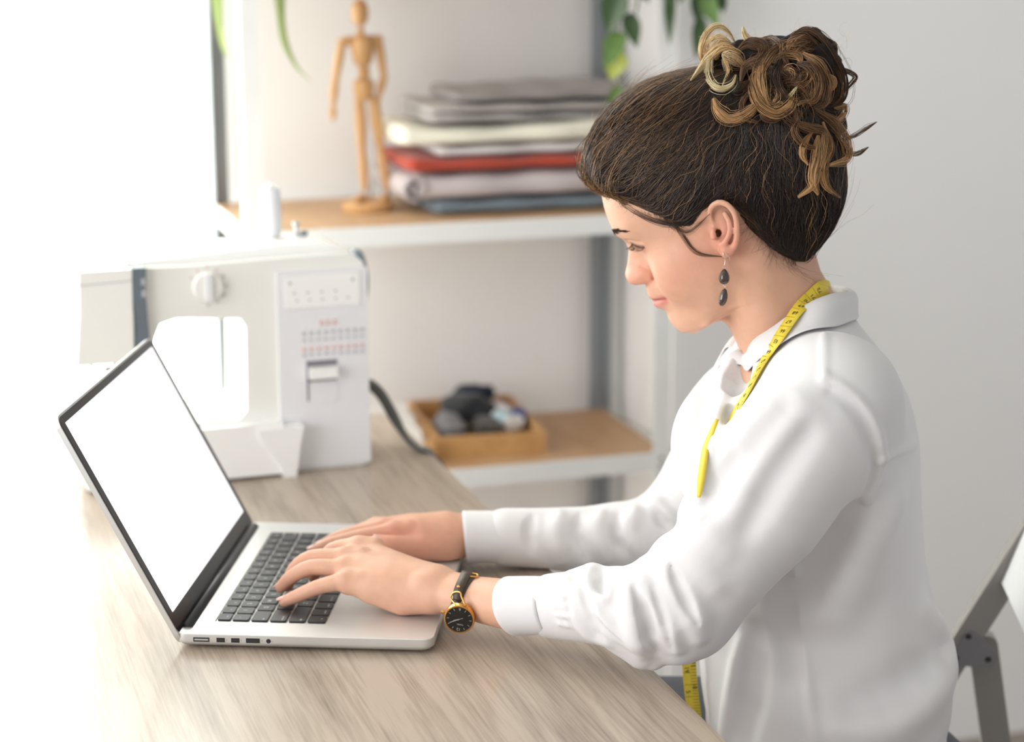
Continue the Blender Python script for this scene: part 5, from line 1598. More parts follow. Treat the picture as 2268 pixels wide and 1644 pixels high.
outl = [(1340, 440), (1330, 418), (1318, 402), (1304, 382), (1298, 352), (1304, 316), (1326, 270), (1365, 226), (1420, 190), (1480, 168), (1550, 154), (1620, 150), (1700, 160),
        (1775, 195), (1832, 258), (1860, 330), (1868, 400), (1860, 450), (1838, 500), (1806, 545), (1772, 582), (1700, 600), (1600, 600), (1500, 560), (1400, 500)]
hc = np.array(HAB(1590, 350))
ol = cr(np.array([HAB(*p) for p in outl + outl[:1]]), 6)
ph = np.arctan2(ol[:, 1] - hc[1], ol[:, 0] - hc[0]); rs = np.hypot(ol[:, 1] - hc[1], ol[:, 0] - hc[0])
j_ = np.argsort(ph); ph, rs = ph[j_], rs[j_]
PHG = np.linspace(-math.pi, math.pi, 361); RSG = np.interp(PHG, ph, rs, period=2 * math.pi)
hl = [(1322, 428, 0), (1338, 436, 22), (1366, 443, 42), (1400, 456, 54), (1440, 478, 62), (1480, 498, 66), (1512, 514, 68), (1538, 512, 70), (1556, 482, 71), (1578, 452, 72), (1606, 442, 72), (1640, 456, 70), (1668, 498, 66),
      (1700, 540, 58), (1740, 572, 40), (1778, 596, 15), (1800, 620, 0)]
hlab = np.array([HAB(*p) for p in hl])
hairf = Field(HO + np.array([-.140, -.108, -.110]), HO + np.array([.200, .108, .185]), .0020)
g = [hairf.ax[0][:, None, None] - np.float32(HO[0]), hairf.ax[1][None, :, None] - np.float32(HO[1]), hairf.ax[2][None, None, :] - np.float32(HO[2])]
cm = lambda v: (g[0] * np.float32(v[0]) + g[1] * np.float32(v[1]) + g[2] * np.float32(v[2])) * np.float32(1000)
a_, b_, l_ = cm(HF), cm(HU), np.abs(cm(LEFT))
phi = np.arctan2(b_ - hc[1], a_ - hc[0]); rho = np.hypot(a_ - hc[0], b_ - hc[1])
rsv = np.interp(phi.ravel(), PHG, RSG).reshape(phi.shape).astype(np.float32)
# signed distance to the hairline in side view: positive on the hair side
D = np.full(a_.shape, 1e9, np.float32); S_ = np.ones(a_.shape, np.float32)
for i in range(len(hlab) - 1):
    p, q = hlab[i], hlab[i + 1]; e = q - p
    t = np.clip(((a_ - p[0]) * e[0] + (b_ - p[1]) * e[1]) / (e @ e), 0, 1)
    d = np.hypot(a_ - p[0] - t * e[0], b_ - p[1] - t * e[1])
    side = np.sign((a_ - p[0]) * e[1] - (b_ - p[1]) * e[0])
    m = d < D
    D = np.where(m, d, D); S_ = np.where(m, side, S_)
D = D * S_
if hairf.sample(np.array([HP(-20, 60, 60)]))[0] > 0:
    pass
ii = tuple(np.clip(((HP(-20, 80, 0) - hairf.lo) / hairf.h).astype(int), 0, hairf.n - 1))
if D[ii] < 0: D = -D
ws = np.clip((D + 11) / 22, 0, 1); ws = ws * ws * (3 - 2 * ws)
E_f = (((rho / rsv) ** 3 + (l_ / 77.0) ** 3 + 1e-9) ** (1 / 3) - 1) * np.minimum(rsv, 84)
hairf.F = ((E_f + 15 * (1 - ws) - .6) * .001).astype(np.float32)
hairf.F = smax(hairf.F, (-(D + 4) * .001).astype(np.float32), .002)
hairD = Field(hairf.lo, hairf.lo + (hairf.n - 1) * hairf.h, hairf.h); hairD.F = D.astype(np.float32)
del phi, rho, rsv, D, S_, E_f, ws, a_, b_, l_
HVt, HQt = hairf.mesh()
HVt = smooth_mesh(HVt, HQt, 3)
# gentle locks along the flow
BUN = SG(1700, 205)
hair = fast_mesh('hair', HVt, HQt, M_hair, person, True, PERS0)
hair['label'] = 'dark brown hair swept back to a bun'

def hgrad(P):
    e = .002
    G_ = np.stack([hairf.sample(P + np.eye(3)[i] * e) - hairf.sample(P - np.eye(3)[i] * e) for i in range(3)], 1)
    return G_ / (np.linalg.norm(G_, axis=1)[:, None] + 1e-9)
def trace(P, m, step, lift, wob=.0, target=None):
    """strands over the hair surface towards the bun"""
    P = P.copy(); out = []; tgt = BUN if target is None else target
    k = len(P)
    jit = nrg.normal(size=(k, 3)) * .16
    ph0 = nrg.uniform(0, 6.28, k)
    for i in range(m):
        n_ = hgrad(P)
        P = P - n_ * (hairf.sample(P) - lift)[:, None] * .8
        out.append(P.copy())
        d = tgt - P + HU * .02; d /= np.linalg.norm(d, axis=1)[:, None]
        d = d + jit + wob * np.sin(ph0 + i * .9)[:, None] * np.cross(n_, d)
        d -= n_ * (d * n_).sum(1)[:, None]; d /= np.linalg.norm(d, axis=1)[:, None] + 1e-9
        stop = np.linalg.norm(tgt - P, axis=1) < .03
        P = P + d * step * np.where(stop, .15, 1)[:, None]
    return np.stack(out, 1)
vis = hairD.sample(HVt) > 3
cand = HVt[vis]
pick = nrg.choice(len(cand), 7500, replace=True)
P0 = cand[pick]
lift = nrg.uniform(.0002, .0016, len(P0))
S = trace(P0, 13, .0075, lift, .05)
c_ = np.array(C_DARK)[None] * nrg.uniform(.7, 1.55, (len(P0), 1)) + nrg.normal(size=(len(P0), 3)) * 2
ff_ = np.clip(((P0 - HO) @ HF * 1000 + 10 + .5 * ((P0 - HO) @ HU * 1000 - 60)) / 60, 0, 1) * np.clip(nrg.uniform(-.35, 1.0, len(P0)), 0, 1)      # highlight on the top-front strands, put into their colour
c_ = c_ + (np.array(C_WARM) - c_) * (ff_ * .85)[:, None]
Rr = .00027 * np.interp(np.linspace(0, 1, 13), [0, .15, .8, 1], [.5, 1, .9, .3])
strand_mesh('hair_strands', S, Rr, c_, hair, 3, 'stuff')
# hairline strands starting at the very edge and flyaways standing off the head
edge = HVt[(hairD.sample(HVt) > -3) & (hairD.sample(HVt) < 6)]
P0 = edge[nrg.choice(len(edge), 2200)]
S = trace(P0, 10, .0045, nrg.uniform(.0003, .0012, len(P0)), .1)
S[:, 0] -= (S[:, 1] - S[:, 0]) * nrg.uniform(.2, 1.3, (len(P0), 1)) + hgrad(P0) * .001
back_ = (P0 - HO) @ HF < -.03
strand_mesh('hairline_strands', S, .00017 * np.linspace(.4, 1, 10), np.array(C_DARK)[None] * nrg.uniform(.9, 1.8, (len(P0), 1)), hair, 3, 'stuff')
topv = HVt[(hairD.sample(HVt) > -2)]
P0 = topv[nrg.choice(len(topv), 330)]
S = trace(P0, 12, .0065, np.zeros(len(P0)) + .001, .5)
off = np.linspace(0, 1, 12)[None, :, None] ** 1.5 * nrg.uniform(.0, .016, (len(P0), 1, 1))
S = S + off * hgrad(P0)[:, None] + nrg.normal(size=(len(P0), 1, 3)) * off * .4
strand_mesh('flyaway_strands', S, .00016 * np.linspace(1, .4, 12), np.array(C_WARM)[None] * nrg.uniform(.6, 1.3, (len(P0), 1)), hair, 3, 'stuff')
# loose fringe puffing out over the forehead
fr0 = [(1340, 425, 0), (1350, 432, 20), (1345, 424, -15), (1362, 436, 35), (1338, 415, 8), (1375, 440, 44), (1395, 450, 50)]
St = []
for i in range(420):
    a0 = fr0[i % len(fr0)]
    px, py, l = a0[0] + nrg.normal() * 5, a0[1] + nrg.normal() * 4, a0[2] + nrg.normal() * 6
    k = nrg.uniform(.6, 1.15)
    mid = (px - 46 * k + nrg.normal() * 5, py - 40 * k + nrg.normal() * 8); m2 = (px - 30 * k + nrg.normal() * 6, py - 95 * k); en = (px + 25 + nrg.normal() * 12, py - 150 * k)
    g_ = cr(np.array([SG(px, py, l * .001), SG(px - 22 * k, py - 10 * k, l * .001), SG(*mid, l * .00105), SG(*m2, l * .0011), SG(*en, l * .0011)]), 3)
    St.append(g_)
strand_mesh('fringe_strands', np.array(St), .00028 * np.linspace(.7, 1, len(St[0])), np.array(C_WARM)[None] * nrg.uniform(.35, 1.15, (len(St), 1)), hair, 3, 'stuff')
# short wisps along the forehead and temple
St = []
for i in range(150):
    t = nrg.uniform(0, 1)
    px, py, l = (np.interp(t, [0, .25, .5, .75, 1], c) for c in ([1338, 1372, 1418, 1465, 1512], [424, 440, 468, 488, 506], [10, 42, 57, 64, 68]))
    py -= 8; ln = nrg.uniform(8, 30); cu = nrg.normal() * 10 - 4 + 14 * t
    St.append(cr(np.array([SG(px + 6, py - 14, l * .001), SG(px, py, (l + 1.2) * .001), SG(px + cu * .5, py + ln * .55, (l + 2) * .001), SG(px + cu * 1.5, py + ln, (l + 2.5) * .001)]), 4))
strand_mesh('temple_strands', np.array(St), .00014 * np.linspace(1, .3, len(St[0])), np.array(C_BROWN)[None] * nrg.uniform(.6, 1.3, (len(St), 1)), hair, 3, 'stuff')
# nape wisps
St = []
for i in range(120):
    px, py = nrg.uniform(1650, 1790), 0
    py = np.interp(px, [1650, 1700, 1760, 1790], [480, 545, 585, 600]); l = np.interp(px, [1650, 1700, 1760, 1790], [66, 58, 40, 20]) + 2
    ln = nrg.uniform(12, 46); cu = nrg.normal() * 22
    St.append(cr(np.array([SG(px, py - 16, l * .001), SG(px + 2, py, (l + 1) * .001), SG(px + cu * .5, py + ln * .6, (l + 1.5) * .001), SG(px + cu * 1.4 + 6, py + ln, (l + 3) * .001)]), 4))
strand_mesh('nape_strands', np.array(St), .00016 * np.linspace(1, .3, len(St[0])), np.array(C_BROWN)[None] * nrg.uniform(.5, 1.2, (len(St), 1)), hair, 3, 'stuff')

# bun
bunf = Field(SG(1740, 185) + np.array([-.085, -.07, -.07]), SG(1740, 185) + np.array([.085, .07, .07]), .0022)
bunf.ell(SG(1752, 178), (.047, .042, .043), .01); bunf.ell(SG(1680, 150), (.036, .034, .028), .012); bunf.ell(SG(1610, 145), (.022, .022, .018), .012)
bunf.ell(SG(1800, 265, .0), (.030, .030, .028), .014); bunf.ell(SG(1800, 130), (.026, .028, .026), .012)
v_, q_ = bunf.mesh()
nn = v_ - SG(1740, 185); nn /= np.linalg.norm(nn, axis=1)[:, None]
v_ = v_ + nn * bump_field(v_, .0028, .022, 5)[:, None]
bun = fast_mesh('hair_bun', v_, q_, M_hair, hair, True, PERS0)
def curl(pxs, n, spread, ca, cb, seed, rad=.00030, taper=.35, lat=None):
    """a lock of hair: n strands round a guide; colour runs from ca to cb"""
    r = np.random.default_rng(seed)
    g_ = []
    for p in pxs:
        P = SG(p[0], p[1], p[2] * .001); d = ray(p[0], p[1])
        h_ = hairf.hit(p[0], p[1])
        if h_ is not None and (h_ - CAM) @ d < (P - CAM) @ d + .004 * (d @ d):
            P = h_ - d * (.0035 + spread * .5)
        g_.append(P)
    g_ = np.array(g_)
    g_ = cr(g_, 6); m = len(g_)
    T, U, Vv = frames(g_)
    t = np.linspace(0, 1, m)
    env = 1.3 * spread * np.interp(t, [0, .25, .7, 1], [.3, 1, .85, min(taper, .15)])
    St, Cl = [], []
    for i in range(int(n * 1.7)):
        a0 = r.uniform(0, 6.28); q0 = math.sqrt(r.uniform(0, 1)); tw = r.normal() * 1.4; sl_ = r.normal() * .25
        a = a0 + tw * t
        fz = 1 + (r.uniform() < .28) * r.uniform(.3, 1.8) * t
        off = (q0 * env * fz)[:, None] * (np.cos(a)[:, None] * U + np.sin(a)[:, None] * Vv)
        St.append(g_ + off)
        k = r.uniform(.72, 1.25)
        Cl.append((np.array(ca)[None] * (1 - t)[:, None] + np.array(cb)[None] * t[:, None]) * k)
    return strand_mesh('curl', np.array(St), .75 * rad * np.interp(t, [0, .8, 1], [1, .9, .3]), np.array(Cl), bun, 3)
curls = [
    ([(1560, 150, 20), (1552, 118, 24), (1564, 76, 26), (1588, 58, 24), (1612, 70, 18), (1630, 98, 10)], 26, .0022, C_GOLD, C_BLOND),
    ([(1600, 100, 22), (1575, 125, 26), (1568, 160, 30), (1578, 188, 32), (1600, 197, 32), (1622, 186, 30), (1630, 166, 28)], 34, .0028, C_BLOND, C_BLOND),
    ([(1616, 110, 26), (1606, 132, 30), (1612, 160, 32), (1600, 190, 32)], 22, .0022, C_GOLD, C_BLOND),
    ([(1640, 120, 22), (1605, 105, 28), (1580, 118, 30), (1560, 140, 28), (1530, 178, 30)], 26, .0040, C_GOLD, C_BLOND),
    ([(1590, 130, 20), (1572, 108, 20), (1590, 88, 16), (1620, 96, 14)], 40, .0060, C_GOLD, C_BLOND),
    ([(1600, 120, 30), (1625, 128, 34), (1650, 150, 34)], 40, .0055, C_BLOND, C_WARM),
    ([(1690, 215, 40), (1668, 240, 44), (1640, 258, 46), (1612, 262, 46), (1590, 243, 46), (1580, 218, 46)], 44, .0034, C_WARM, C_GOLD),
    ([(1745, 96, 30), (1708, 122, 40), (1686, 162, 46), (1687, 202, 48), (1704, 236, 48)], 60, .0046, C_BROWN, C_GOLD),
    ([(1700, 128, 40), (1668, 172, 46), (1670, 212, 48), (1688, 240, 50), (1720, 254, 50), (1748, 235, 50), (1756, 206, 48), (1772, 188, 44)], 60, .0038, C_WARM, C_GOLD),
    ([(1690, 244, 48), (1715, 240, 52), (1740, 222, 52), (1768, 188, 50)], 20, .0016, C_GOLD, C_BLOND),
    ([(1752, 84, 24), (1785, 72, 22), (1815, 95, 20), (1842, 132, 18), (1862, 176, 16), (1860, 214, 16), (1836, 236, 20), (1808, 232, 28)], 70, .0062, C_BROWN, C_BROWN),
    ([(1778, 118, 40), (1812, 142, 44), (1830, 182, 42), (1822, 226, 40), (1800, 240, 38)], 50, .0046, C_WARM, C_BROWN),
    ([(1765, 140, 44), (1795, 150, 48), (1812, 185, 48), (1800, 222, 46), (1770, 228, 46)], 44, .0042, C_BROWN, C_WARM),
    ([(1740, 110, 34), (1770, 92, 30), (1800, 92, 26)], 44, .0055, C_WARM, C_BROWN),
    ([(1846, 150, 10), (1874, 156, 8), (1896, 170, 6), (1882, 190, 6), (1866, 206, 8)], 18, .0022, C_BROWN, C_BROWN),
    ([(1820, 128, 14), (1845, 104, 10), (1850, 120, 8), (1846, 150, 8)], 16, .0026, C_BROWN, C_BROWN),
    ([(1758, 232, 44), (1766, 272, 50), (1790, 284, 54), (1820, 292, 56), (1822, 328, 58), (1810, 380, 60), (1800, 414, 60), (1768, 438, 60)], 60, .0040, C_BROWN, C_GOLD),
    ([(1822, 270, 52), (1838, 325, 54), (1822, 366, 56), (1826, 408, 54), (1860, 438, 46)], 36, .0030, C_WARM, C_GOLD),
    ([(1800, 240, 40), (1846, 272, 40), (1872, 312, 36), (1872, 352, 34), (1836, 366, 46)], 50, .0048, C_BROWN, C_GOLD),
    ([(1812, 300, 54), (1806, 350, 60), (1800, 395, 62), (1812, 432, 58)], 40, .0036, C_WARM, C_GOLD),
    ([(1866, 312, 30), (1898, 298, 26), (1922, 282, 24), (1942, 270, 22)], 14, .0014, C_BROWN, C_BROWN),
    ([(1866, 330, 30), (1896, 342, 28), (1924, 326, 26)], 16, .0018, C_BROWN, C_BROWN),
    ([(1800, 292, 54), (1780, 318, 56), (1776, 344, 58), (1790, 366, 58)], 26, .0024, C_WARM, C_GOLD),
    ([(1775, 250, 46), (1758, 290, 50), (1780, 320, 52), (1815, 330, 54)], 30, .0030, C_BROWN, C_WARM),
    ([(1846, 240, 22), (1872, 238, 18), (1862, 262, 22), (1836, 278, 34)], 26, .0026, C_WARM, C_GOLD),
    ([(1645, 60, 10), (1655, 84, 14), (1678, 98, 20), (1700, 102, 24)], 30, .0030, C_BLOND, C_GOLD),
    ([(1636, 110, 30), (1660, 96, 34), (1692, 104, 36), (1684, 134, 40), (1650, 152, 42), (1640, 182, 42)], 50, .0048, C_BROWN, C_BROWN),
    ([(1660, 180, 42), (1640, 200, 44), (1620, 205, 44)], 30, .0036, C_BROWN, C_DARK),
    ([(1730, 130, 44), (1716, 170, 50), (1730, 210, 50), (1760, 225, 50)], 44, .0050, C_DARK, C_BROWN),
    ([(1700, 150, 46), (1712, 190, 50), (1700, 225, 50)], 30, .0040, C_DARK, C_BROWN)]
for i, (p, n_, sp_, ca, cb) in enumerate(curls):
    curl(p, n_, sp_, ca, cb, 40 + i)
curl([(1490, 492, 65), (1503, 510, 66), (1515, 529, 66.5), (1531, 551, 67), (1554, 565, 68), (1602, 569, 74)], 14, .0017, C_BROWN, C_BROWN, 99, .00020, .08).name = 'side_lock'
curl([(1470, 484, 64), (1490, 502, 66), (1520, 516, 68), (1548, 498, 72), (1572, 474, 80)], 9, .0018, C_BROWN, C_BROWN, 98, .00018, .1).name = 'side_lock'
curl([(1365, 432, 40), (1385, 452, 49), (1420, 474, 57), (1465, 492, 64), (1510, 500, 69)], 26, .0030, C_BROWN, C_DARK, 97, .00022, .4).name = 'side_lock'
# loops wound over the bun
for i in range(46):
    th0, c0 = nrg.uniform(0, 6.28), np.array([nrg.uniform(1640, 1835), nrg.uniform(110, 245)])
    rr0 = nrg.uniform(14, 40); el = nrg.uniform(.5, 1.0); sp0 = nrg.uniform(1.6, 3.6) * nrg.choice([-1, 1])
    pts = []
    for k in range(6):
        a = th0 + sp0 * k / 5
        x, y = c0[0] + rr0 * math.cos(a), c0[1] + rr0 * el * math.sin(a)
        dd = math.hypot((x - 1740) / 130, (y - 180) / 95)
        pts.append((x, y, 44 * math.sqrt(max(0, 1 - min(1, dd) ** 2)) + 6))
    cc = [C_DARK, C_BROWN, C_BROWN, C_WARM][i % 4]
    curl(pts, 20, nrg.uniform(.002, .0045), cc, [C_BROWN, C_BROWN, C_WARM, C_GOLD][(i // 2) % 4], 200 + i)
# frizz above the bun
St = []
for i in range(150):
    bx_, by_ = (nrg.uniform(1560, 1700), nrg.uniform(95, 140)) if i % 3 else (nrg.uniform(1740, 1880), nrg.uniform(80, 220))
    c0 = np.array([bx_, by_]); a = nrg.uniform(-2.6, -.5); L = nrg.uniform(18, 52); cv = nrg.normal() * .9
    pts = [c0]
    for k in range(5):
        pts.append(pts[-1] + L / 5 * np.array([math.cos(a), math.sin(a)])); a += cv * .35
    St.append(cr(np.array([SG(p[0], p[1], nrg.uniform(-.02, .03) if k == 0 else .01) for k, p in enumerate(pts)]), 3))
strand_mesh('frizz_strands', np.array(St), .00013 * np.linspace(1, .4, len(St[0])), np.array(C_BLOND)[None] * nrg.uniform(.55, 1.05, (len(St), 1)), bun, 3, 'stuff')
# eyebrows and lashes
St = []; Sl = []
for s in (1, -1):
    for i in range(240):
        t = nrg.uniform(0, 1); l = 8 + 36 * t
        bb = np.interp(t, [0, .35, .7, 1], [25.5, 28.5, 29.5, 26.5]) + nrg.normal() * np.interp(t, [0, .5, 1], [1.5, 1.3, .5])
        d = np.array([.6 - t * .3, .8 + t * .2]); 
        p0 = onface(bb, l * s, .1); p1 = onface(bb + 1.0 * (1 - t), (l + 2.2) * s, .6); p2 = onface(bb + 1.4 * (1 - t) - .4, (l + 4.5) * s, .5)
        St.append(cr(np.array([p0, p1, p2]), 3))
    for i in range(46):
        t = i / 45; l = 19 + 24.5 * t
        b0 = np.interp(l, lash_ab[:, 1], lash_ab[:, 0])
        p0 = onface(b0, l * s, .2); L = np.interp(t, [0, .5, 1], [5, 8, 7.5]) * nrg.uniform(.8, 1.1) * .001
        dr = HF * 1.0 + LEFT * s * (t - .35) * .9 - HU * .25
        dr /= np.linalg.norm(dr)
        Sl.append(cr(np.array([p0, p0 + dr * L * .5 - HU * .0012, p0 + dr * L + HU * .0002]), 3))
_eb = strand_mesh('eyebrow_hairs', np.array(St), .00023 * np.array([1, 1, .95, .9, .8, .6, .3]), np.tile([40, 29, 25], (len(St), 1)), hair, 3, 'stuff')
_el = strand_mesh('eyelashes', np.array(Sl), .00012 * np.array([1, 1, .95, .9, .8, .6, .3]), np.tile([46, 36, 32], (len(Sl), 1)), hair, 3, 'stuff')
M_brow = mat_basic('brow_hair', lin(44, 32, 28), .85, spec=.1)
for o in (_eb, _el): o.data.materials[0] = M_brow
# ================================================================== things she wears
def bvh_of(vs, fs):
    return BVHTree.FromPolygons([tuple(p) for p in vs], [tuple(int(i) for i in q) for q in fs])
dg = bpy.context.evaluated_depsgraph_get()
def obj_bvh(o):
    ev = o.evaluated_get(dg); me = ev.to_mesh()
    n = len(me.vertices); co = np.empty(n * 3, np.float32); me.vertices.foreach_get('co', co)
    co = co.reshape(-1, 3) + PERS0
    t = bvh_of(co, [p.vertices[:] for p in me.polygons]); ev.to_mesh_clear()
    return t
T_shirt, T_collar, T_body = obj_bvh(shirt), obj_bvh(co), obj_bvh(body)
def cast(px, py, trees, lift=0.0):
    d = ray(px, py); d = d / np.linalg.norm(d); best = None
    for t in trees:
        loc, nor, idx, dist = t.ray_cast(Vector(CAM), Vector(d))
        if loc is not None and (best is None or dist < best[2]): best = (np.array(loc), np.array(nor), dist)
    if best is None: return None
    P, n_, _ = best
    if n_ @ d > 0: n_ = -n_
    return P + n_ * lift, n_

# ------------------------------------------------------------------ measuring tape
M_tape = mat_basic('yellow_tape', lin(232, 206, 66), .55, noise=.06, nscale=60)
M_ink = mat_basic('black_ink', lin(40, 36, 26), .7)
tape = empty('measuring_tape', PERS0, 0, 'yellow measuring tape draped round the woman\'s neck', 'measuring tape')
def smooth_path(P, it):
    P = P.copy()
    for _ in range(it): P[1:-1] = .25 * P[:-2] + .5 * P[1:-1] + .25 * P[2:]
    return P
def tape_strip(pxs, width, n=6, lift=.0028, it=14, extra=None, extra_n=None, tail=None, jump=.03):
    P, N_ = [], []
    for px, py in cr(np.array(pxs, float), n):
        h_ = cast(px, py, (T_shirt, T_collar, T_body), lift)
        if h_ is not None and (not P or np.linalg.norm(h_[0] - P[-1]) < jump): P.append(h_[0]); N_.append(h_[1])
    P, N_ = np.array(P), np.array(N_)
    if extra is not None:
        P = np.vstack([extra, P]); N_ = np.vstack([extra_n, N_])
    if tail is not None:
        P = np.vstack([P, tail]); N_ = np.vstack([N_, np.tile(LEFT * .8 + FACE * .6, (len(tail), 1))])
    P = smooth_path(P, it); N_ = smooth_path(N_, it * 3)
    nt_ = 0 if tail is None else len(tail)
    k_ = len(P) - nt_
    P[:k_] = push_out(sf, P[:k_], .0022, 4); P = smooth_path(P, 3)
    T = np.gradient(P, axis=0); T /= np.linalg.norm(T, axis=1)[:, None]
    S_ = np.cross(N_, T); S_ /= np.linalg.norm(S_, axis=1)[:, None]
    o = ribbon('tape_strip', P, S_, width if np.ndim(width) == 0 else np.interp(np.linspace(0, 1, len(P)), np.linspace(0, 1, len(width)), width), .0006, M_tape, tape, PERS0)
    return P, S_, np.cross(T, S_), T, o
# behind the neck, then down the near side over collar and chest
ex_ = np.array([SG(1842, 640, -.030), SG(1852, 642, -.010), SG(1850, 640, .012), SG(1838, 634, .030)])
exn = np.array([-FACE * .9 - LEFT * .3 + EZ * .2, -FACE + EZ * .3, -FACE * .8 + LEFT * .5 + EZ * .3, LEFT * .9 - FACE * .4 + EZ * .2])
TP, TS, TN, TT, to = tape_strip([(1822, 632), (1806, 648), (1786, 672), (1764, 700), (1744, 730), (1724, 760), (1704, 792), (1686, 825), (1668, 860), (1650, 900), (1636, 935), (1626, 962), (1617, 985)],
                                .0150, 6, .0034, 12, ex_, exn, np.array([SG(1604, 1024, .074), SG(1590, 1060, .068), SG(1565, 1150, .064), SG(1540, 1280, .062), SG(1524, 1400, .060)]))
def tape_print(TP, TS, TN, TT, parent, numbers, start_px, step, flip):
    """numbers and division lines along a strip"""
    L = np.r_[0, np.cumsum(np.linalg.norm(np.diff(TP, axis=0), axis=1))]
    i0 = int(np.argmin([np.linalg.norm(P - start_px) for P in TP])); s0 = L[i0]
    sg_ = None
    for k, num in enumerate(numbers):
        s = s0 + k * step
        if s > L[-1] - .004: break
        f_ = lambda A, q: np.array([np.interp(q, L, A[:, j]) for j in range(3)])
        P, S_, N_, T_ = f_(TP, s), f_(TS, s), f_(TN, s), f_(TT, s)
        if N_ @ (CAM - P) < 0: N_ = -N_
        N_ /= np.linalg.norm(N_); T_ -= N_ * (T_ @ N_); T_ /= np.linalg.norm(T_)
        X_ = np.cross(T_, N_)                 # across the tape
        up = flip * T_; xx = np.cross(up, N_)
        Mx = Matrix(((xx[0], up[0], N_[0], 0), (xx[1], up[1], N_[1], 0), (xx[2], up[2], N_[2], 0), (0, 0, 0, 1)))
        off = P + N_ * .00055 - PERS0
        text_mesh('number', num, .0062, M_ink, parent, Matrix.Translation(off) @ Mx, .00003)
        q = f_(TP, s + step / 2); nn_ = N_
        bmq = bmesh.new()
        a = q + nn_ * .00045 - X_ * .0074 - PERS0; b = q + nn_ * .00045 + X_ * .0074 - PERS0; w = T_ * .00016
        vs = [bmq.verts.new(tuple(p)) for p in (a - w, b - w, b + w, a + w)]
        bmq.faces.new(vs)
        for j in range(1, 8):
            q2 = f_(TP, s + step / 2 + j * step / 8) + nn_ * .00045 - PERS0
            e = X_ * (-.0074); g2 = X_ * (-.0046)
            bmq.faces.new([bmq.verts.new(tuple(p)) for p in (q2 + e - w * .7, q2 + g2 - w * .7, q2 + g2 + w * .7, q2 + e + w * .7)])
        bm_obj('division_mark', bmq, M_ink, parent)['kind'] = 'stuff'
s_ref = cast(1808, 645, (T_shirt, T_collar, T_body))[0]
tape_print(TP, TS, TN, TT, to, [str(n) for n in range(72, 57, -1)], s_ref, .0118, 1)
# far strip on the chest
tape_strip([(1590, 932), (1582, 955), (1570, 995), (1560, 1040), (1554, 1078), (1551, 1098)], np.interp(np.linspace(0, 1, 26), [0, .3, .75, 1], [.003, .0078, .0070, .003]), 5, .0045, 24, jump=.09)
# the hanging end below the arm, in front of the shirt
LP = cr(np.array([SG(1524, 1400, .060), SG(1525, 1450, .060), SG(1530, 1520, .060), SG(1540, 1600, .058), SG(1550, 1700, .056), SG(1556, 1800, .056)]), 6)
vw = CAM - LP.mean(0); vw[2] = 0; vw /= np.linalg.norm(vw)
sd = np.cross(vw, EZ); sd = sd * .98 + vw * .2; sd /= np.linalg.norm(sd)
lo_ = ribbon('tape_strip', LP, np.tile(sd, (len(LP), 1)), .0140, .0006, M_tape, tape, PERS0)
Lc = np.r_[0, np.cumsum(np.linalg.norm(np.diff(LP, axis=0), axis=1))]
Nn = np.cross(np.gradient(LP, axis=0), sd); Nn /= np.linalg.norm(Nn, axis=1)[:, None]
Nn = np.where((Nn @ vw)[:, None] < 0, -Nn, Nn)
for px, py, t, o_s, rot in ((1524, 1488, '19', -.0030, 1), (1538, 1520, '10', .0038, 1), (1522, 1537, '5', -.0034, 1), (1539, 1470, '11', .0040, 1)):
    i = int(np.argmin([abs(SG(px, py, .06)[2] - p[2]) for p in LP])); P = LP[i]; n_ = Nn[i]; T_ = np.gradient(LP, axis=0)[i]; T_ /= np.linalg.norm(T_)
    xx = T_ * rot; up = np.cross(n_, xx)
    # lettering runs along the tape
    Mx = Matrix(((xx[0], up[0], n_[0], 0), (xx[1], up[1], n_[1], 0), (xx[2], up[2], n_[2], 0), (0, 0, 0, 1)))
    text_mesh('number', t, .0065, M_ink, lo_, Matrix.Translation(P + sd * (-o_s if sd[0] < 0 else o_s) + n_ * .0006 - PERS0) @ Mx, .00003)
bmq = bmesh.new()
for k in range(0, 40):
    s = .004 + k * .0032
    f_ = lambda q: np.array([np.interp(q, Lc, LP[:, j]) for j in range(3)])
    P = f_(s) - PERS0; n_ = Nn[min(len(Nn) - 1, int(s / Lc[-1] * len(Nn)))]
    e = sd if sd[0] > 0 else -sd
    a, b = (P + e * .0068, P + e * (.0008 if k % 4 else -.0066))
    w = EZ * .00016
    bmq.faces.new([bmq.verts.new(tuple(p + n_ * .0005)) for p in (a - w, b - w, b + w, a + w)])
bm_obj('division_mark', bmq, M_ink, lo_)['kind'] = 'stuff'

# ------------------------------------------------------------------ earring
M_wire = mat_basic('silver_wire', lin(214, 210, 204), .25, 1.0)
M_bead = mat_basic('smoky_bead', lin(52, 38, 32), .12, noise=.5, nscale=300, spec=.7, coat=.4)
ear_l = .0765
er = empty('earring', SG(1606, 700, ear_l), 0, 'drop earring with two dark beads hanging from the ear', 'earring')
eo = SG(1606, 700, ear_l)
ez_ = lambda px, py, dl=0: SG(px, py, ear_l + dl) - eo
tube('ear_hook', cr([ez_(1616, 583, -.002), ez_(1616, 572, .001), ez_(1610, 562, .003), ez_(1603, 557, .002), ez_(1602, 564, .003), ez_(1606, 576, .003), ez_(1604, 590, .003)], 6), .00035, M_wire, er, 6)
tube('wire_link', cr([ez_(1604, 588, .003), ez_(1601, 592, .004), ez_(1604, 597, .003), ez_(1607, 592, .002), ez_(1604, 588, .003)], 5), .0003, M_wire, er, 6)
